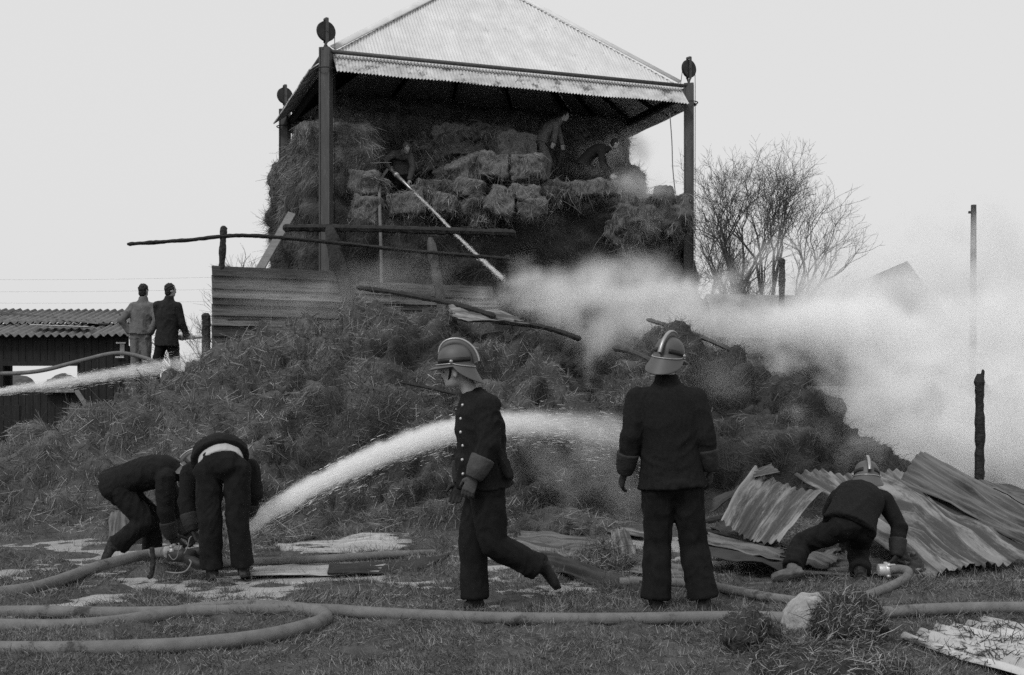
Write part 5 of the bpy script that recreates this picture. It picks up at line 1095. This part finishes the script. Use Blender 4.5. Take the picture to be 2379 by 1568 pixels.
smoke_prims = [('b', P(x, y, d), r, w) for x, y, d, r, w in (
    (1200, 684, 19.4, (0.8, 0.7, 0.42), 0.9), (1330, 676, 19.6, (1.1, 0.8, 0.55), 1.0), (1480, 690, 20.0, (1.3, 1.0, 0.55), 1.1), (1620, 700, 20.4, (1.3, 1.0, 0.5), 1.1),
    (1790, 745, 20.5, (1.6, 1.2, 0.5), 1.1), (1960, 770, 20.5, (1.8, 1.4, 0.75), 1.1), (2200, 830, 20.0, (2.0, 1.8, 1.3), 1.0), (2430, 850, 19.0, (2.0, 2.0, 1.7), 0.9),
    (2060, 930, 18.0, (1.4, 1.1, 0.9), 1.1), (2280, 1000, 17.5, (2.0, 1.5, 1.2), 1.1), (2480, 1000, 17.0, (1.6, 1.5, 1.3), 1.0), (2260, 650, 25.0, (2.6, 2.0, 1.2), 0.22), (2050, 690, 25.0, (2.4, 1.8, 0.8), 0.35), (2060, 650, 27.5, (3.0, 1.6, 1.5), 0.6), (1930, 690, 26, (2.2, 1.5, 0.8), 0.5),
    (1215, 630, 20.2, (0.45, 0.4, 0.4), 0.5), (1350, 632, 20.6, (0.6, 0.5, 0.4), 0.4), (1520, 630, 21.0, (0.8, 0.6, 0.4), 0.4), (1700, 670, 21.2, (0.9, 0.7, 0.4), 0.5),
    (1400, 350, 28.7, (0.8, 0.35, 0.5), 0.6), (1470, 330, 28.6, (0.5, 0.35, 0.5), 0.6),
    (1130, 712, 16.6, (0.7, 0.4, 0.28), 0.5), (1270, 725, 16.2, (0.8, 0.4, 0.35), 0.6), (1410, 742, 16.2, (0.8, 0.45, 0.45), 0.8), (1540, 745, 17.2, (0.9, 0.5, 0.4), 0.9),
    (1372, 860, 15.5, (0.14, 0.2, 0.42), 0.9), (1392, 775, 16.0, (0.26, 0.3, 0.4), 0.9), (1470, 815, 16.0, (0.5, 0.3, 0.35), 0.5),
    (1850, 955, 14.5, (0.24, 0.25, 0.22), 1.1), (1910, 1000, 14.5, (0.3, 0.3, 0.34), 1.0), (1985, 1020, 14.8, (0.4, 0.35, 0.42), 0.9), (1770, 1045, 13.9, (0.3, 0.2, 0.1), 0.6), (1990, 930, 15.6, (0.6, 0.5, 0.5), 0.6),
    (1740, 800, 16.5, (0.7, 0.4, 0.22), 0.9), (1850, 850, 16.1, (0.6, 0.4, 0.28), 1.0), (1650, 880, 15.2, (0.5, 0.25, 0.3), 0.22),
    (1470, 640, 22.0, (1.2, 0.8, 0.35), 0.5), (1650, 640, 22.5, (1.0, 0.9, 0.4), 0.5), (1100, 690, 18.6, (0.6, 0.5, 0.25), 0.5), (925, 805, 15.2, (0.18, 0.15, 0.18), 0.6),
    (1390, 400, 26.9, (0.7, 0.45, 0.3), 0.35), (1450, 425, 26.6, (0.6, 0.5, 0.32), 0.7), (1490, 360, 27.7, (0.4, 0.5, 0.5), 0.6), (1510, 450, 26.6, (0.6, 0.5, 0.25), 0.5), (1500, 520, 26.2, (0.7, 0.4, 0.4), 0.25))]
volume_field('smoke', (-2.0, 13.2, 0.0), (12.5, 29.5, 8.4), 0.1, smoke_prims, M_SMOKE, nscale=1.7, namp=2.6, detail=8, edge=-0.45, low=2.4, label='thick white smoke rolling off the burning hay to the right')
mist_prims = [('b', P(x, y, d), r, w) for x, y, d, r, w in ((640, 690, 18.2, (1.0, 0.5, 0.5), 0.28), (760, 690, 18.0, (0.9, 0.5, 0.5), 0.3), (850, 660, 18.4, (0.8, 0.5, 0.5), 0.22), (450, 830, 18.0, (0.35, 0.4, 0.5), 0.5), (960, 640, 19, (0.9, 0.5, 0.4), 0.2))]
volume_field('spray_mist', (-6.5, 16.6, 0.8), (0.2, 20.2, 4.6), 0.1, mist_prims, M_SPRAY, nscale=1.6, namp=1.6, label='thin mist of water drifting before the board wall')

def jet(label, keys, noise=5.0, vox=0.03, drops=2500, dr=(0.0008, 0.002), dl=(0.03, 0.1), stretch=(1, 1, 1), extra=()):
    """keys: (point, radius, density)"""
    pts = catmull([k[0] for k in keys], 12); T = np.linspace(0, len(keys) - 1, len(pts)); rad = np.interp(T, range(len(keys)), [k[1] for k in keys]); den = np.interp(T, range(len(keys)), [k[2] for k in keys])
    A = np.array([tuple(p) for p in pts]); tg = unit(np.gradient(A, axis=0)); r = np.random.default_rng(int(abs(A[0, 0]) * 100))
    w = np.sqrt(den) * rad; i = r.choice(len(A), drops, p=w / w.sum()); off = r.normal(size=(drops, 3)); off -= tg[i] * np.sum(off * tg[i], 1)[:, None]
    p = A[i] + off * (rad[i] * 0.55)[:, None] + tg[i] * r.normal(size=(drops, 1)) * 0.1; p[:, 2] -= np.abs(r.normal(size=drops)) * rad[i] * 0.35
    d = unit(tg[i] + r.normal(size=(drops, 3)) * 0.06)
    v, f = ribbons(p, d, unit(np.cross(d, r.normal(size=(drops, 3)))), r.uniform(*dl, drops), r.uniform(*dr, drops), np.zeros(drops), r)
    o = link('water_jet', np_mesh('jet', v, f), M_DROP, base=keys[0][0], smooth=False); tag(o, label, 'water jet', 'jets of water')
    step = 6; pr = []
    for k in range(0, len(pts) - 1, step):
        k2 = min(k + step, len(pts) - 1); pr.append(('s', pts[k], pts[k2], float(rad[k]), float(rad[k2]), float(den[k]), float(den[k2])))
    pr += list(extra); B_ = []
    for q in pr: B_ += [np.array(q[1]) + s_ * max(q[3:5]) * 1.5 for s_ in (-1, 1)] + [np.array(q[2]) + s_ * max(q[3:5]) * 1.5 for s_ in (-1, 1)] if q[0] == 's' else [np.array(q[1]) + s_ * np.array(q[2]) * 1.4 for s_ in (-1, 1)]
    B_ = np.array(B_); volume_field('spray', tuple(B_.min(0)), tuple(B_.max(0)), vox, pr, M_SPRAY, noise, 0.8, 3, stretch, parent=o)
jet('broad white water jet arching behind the striding fireman', [(P(560, 1232, 9.95), 0.075, 30), (P(640, 1180, 10.15), 0.095, 30), (P(800, 1092, 10.6), 0.115, 24), (P(950, 1030, 11.1), 0.135, 18), (P(1080, 994, 11.7), 0.15, 14), (P(1200, 984, 12.2), 0.17, 9), (P(1330, 990, 12.6), 0.20, 3.2), (P(1450, 1012, 13.0), 0.28, 1.6), (P(1540, 1050, 13.3), 0.34, 0.6)], drops=3500,
    extra=[('s', P(1200, 1000, 12.2), P(1330, 1120, 12.6), 0.2, 0.4, 0.7, 0.25), ('s', P(1350, 1010, 12.6), P(1450, 1150, 12.9), 0.3, 0.4, 0.8, 0.3), ('s', P(1080, 1010, 11.8), P(1180, 1080, 12.3), 0.15, 0.3, 0.6, 0.2)])
jet('flat water jet sweeping in from the shed side', [(P(-120, 936, 14.6), 0.03, 40), (P(0, 909, 14.9), 0.045, 34), (P(130, 890, 15.3), 0.075, 20), (P(260, 870, 15.7), 0.10, 11), (P(370, 855, 16.1), 0.13, 6), (P(450, 845, 16.4), 0.17, 2.5), (P(520, 838, 16.8), 0.2, 0.5)], drops=2000)
jet('thin bright water jet shot down from the barn nozzle', [(P(958, 442, 25.68), 0.022, 26), (P(1010, 492, 24.6), 0.024, 24), (P(1060, 545, 23.5), 0.028, 20), (P(1115, 598, 22.4), 0.036, 15), (P(1168, 646, 21.4), 0.055, 9)], drops=900, vox=0.025)

# slumped hay between the bales
for i, (px, py, d, rx, rz, lb) in enumerate(((1000, 360, 27.3, 0.6, 0.5, 'shaggy hay slumped above and right of the hose man'), (1120, 320, 27.6, 0.8, 0.35, 'loose hay thatch over the upper bale row'), (990, 455, 26.2, 0.4, 0.35, 'hanging hay between the bales under the hose man'),
        (1110, 490, 26.2, 0.5, 0.4, 'dark hay slump below the shaggy bale'), (1300, 450, 26.9, 0.6, 0.25, 'trampled hay at the feet of the standing man'), (1540, 500, 27.0, 0.75, 0.6, 'rounded scorched hay mass at the right barn corner'),
        (1465, 520, 26.4, 0.5, 0.6, 'hay slide hanging down left of the right corner mass'), (870, 455, 25.9, 0.35, 0.35, 'ragged hay beside the climbing hose'), (800, 300, 27.0, 0.6, 0.5, 'hay bulge high behind the front post'))):
    c = P(px, py, d); mb = MB(); mb.ball(c, (rx, rx * 0.6, rz), (EX, EY, Z), 20, 12); me = remesh(mb, 0.05, 1); cc = coords(me); nn = normals(me)
    setco(me, cc + nn * ((np.abs(2 * fbm(cc * 2.5, 3, 300 + i) - 1) - 0.2) * 0.5 + (fbm(cc * 9, 2, 7) - 0.5) * 0.14)[:, None])
    bs = c - Z * rz; o = link('slumped_hay', me, M_HAY, base=bs); tag(o, lb, 'loose hay', 'slumped hay in the barn')
    v, f = hay_on(me, 2200, rng, ln=(0.08, 0.3), w=(0.0025, 0.005), hang=1.4, lift=(0.0, 0.1), off=tuple(bs), fl=3)
    q = link('loose_strands', np_mesh('s', v, f), M_HAYS, o, smooth=False); q['kind'] = 'stuff'
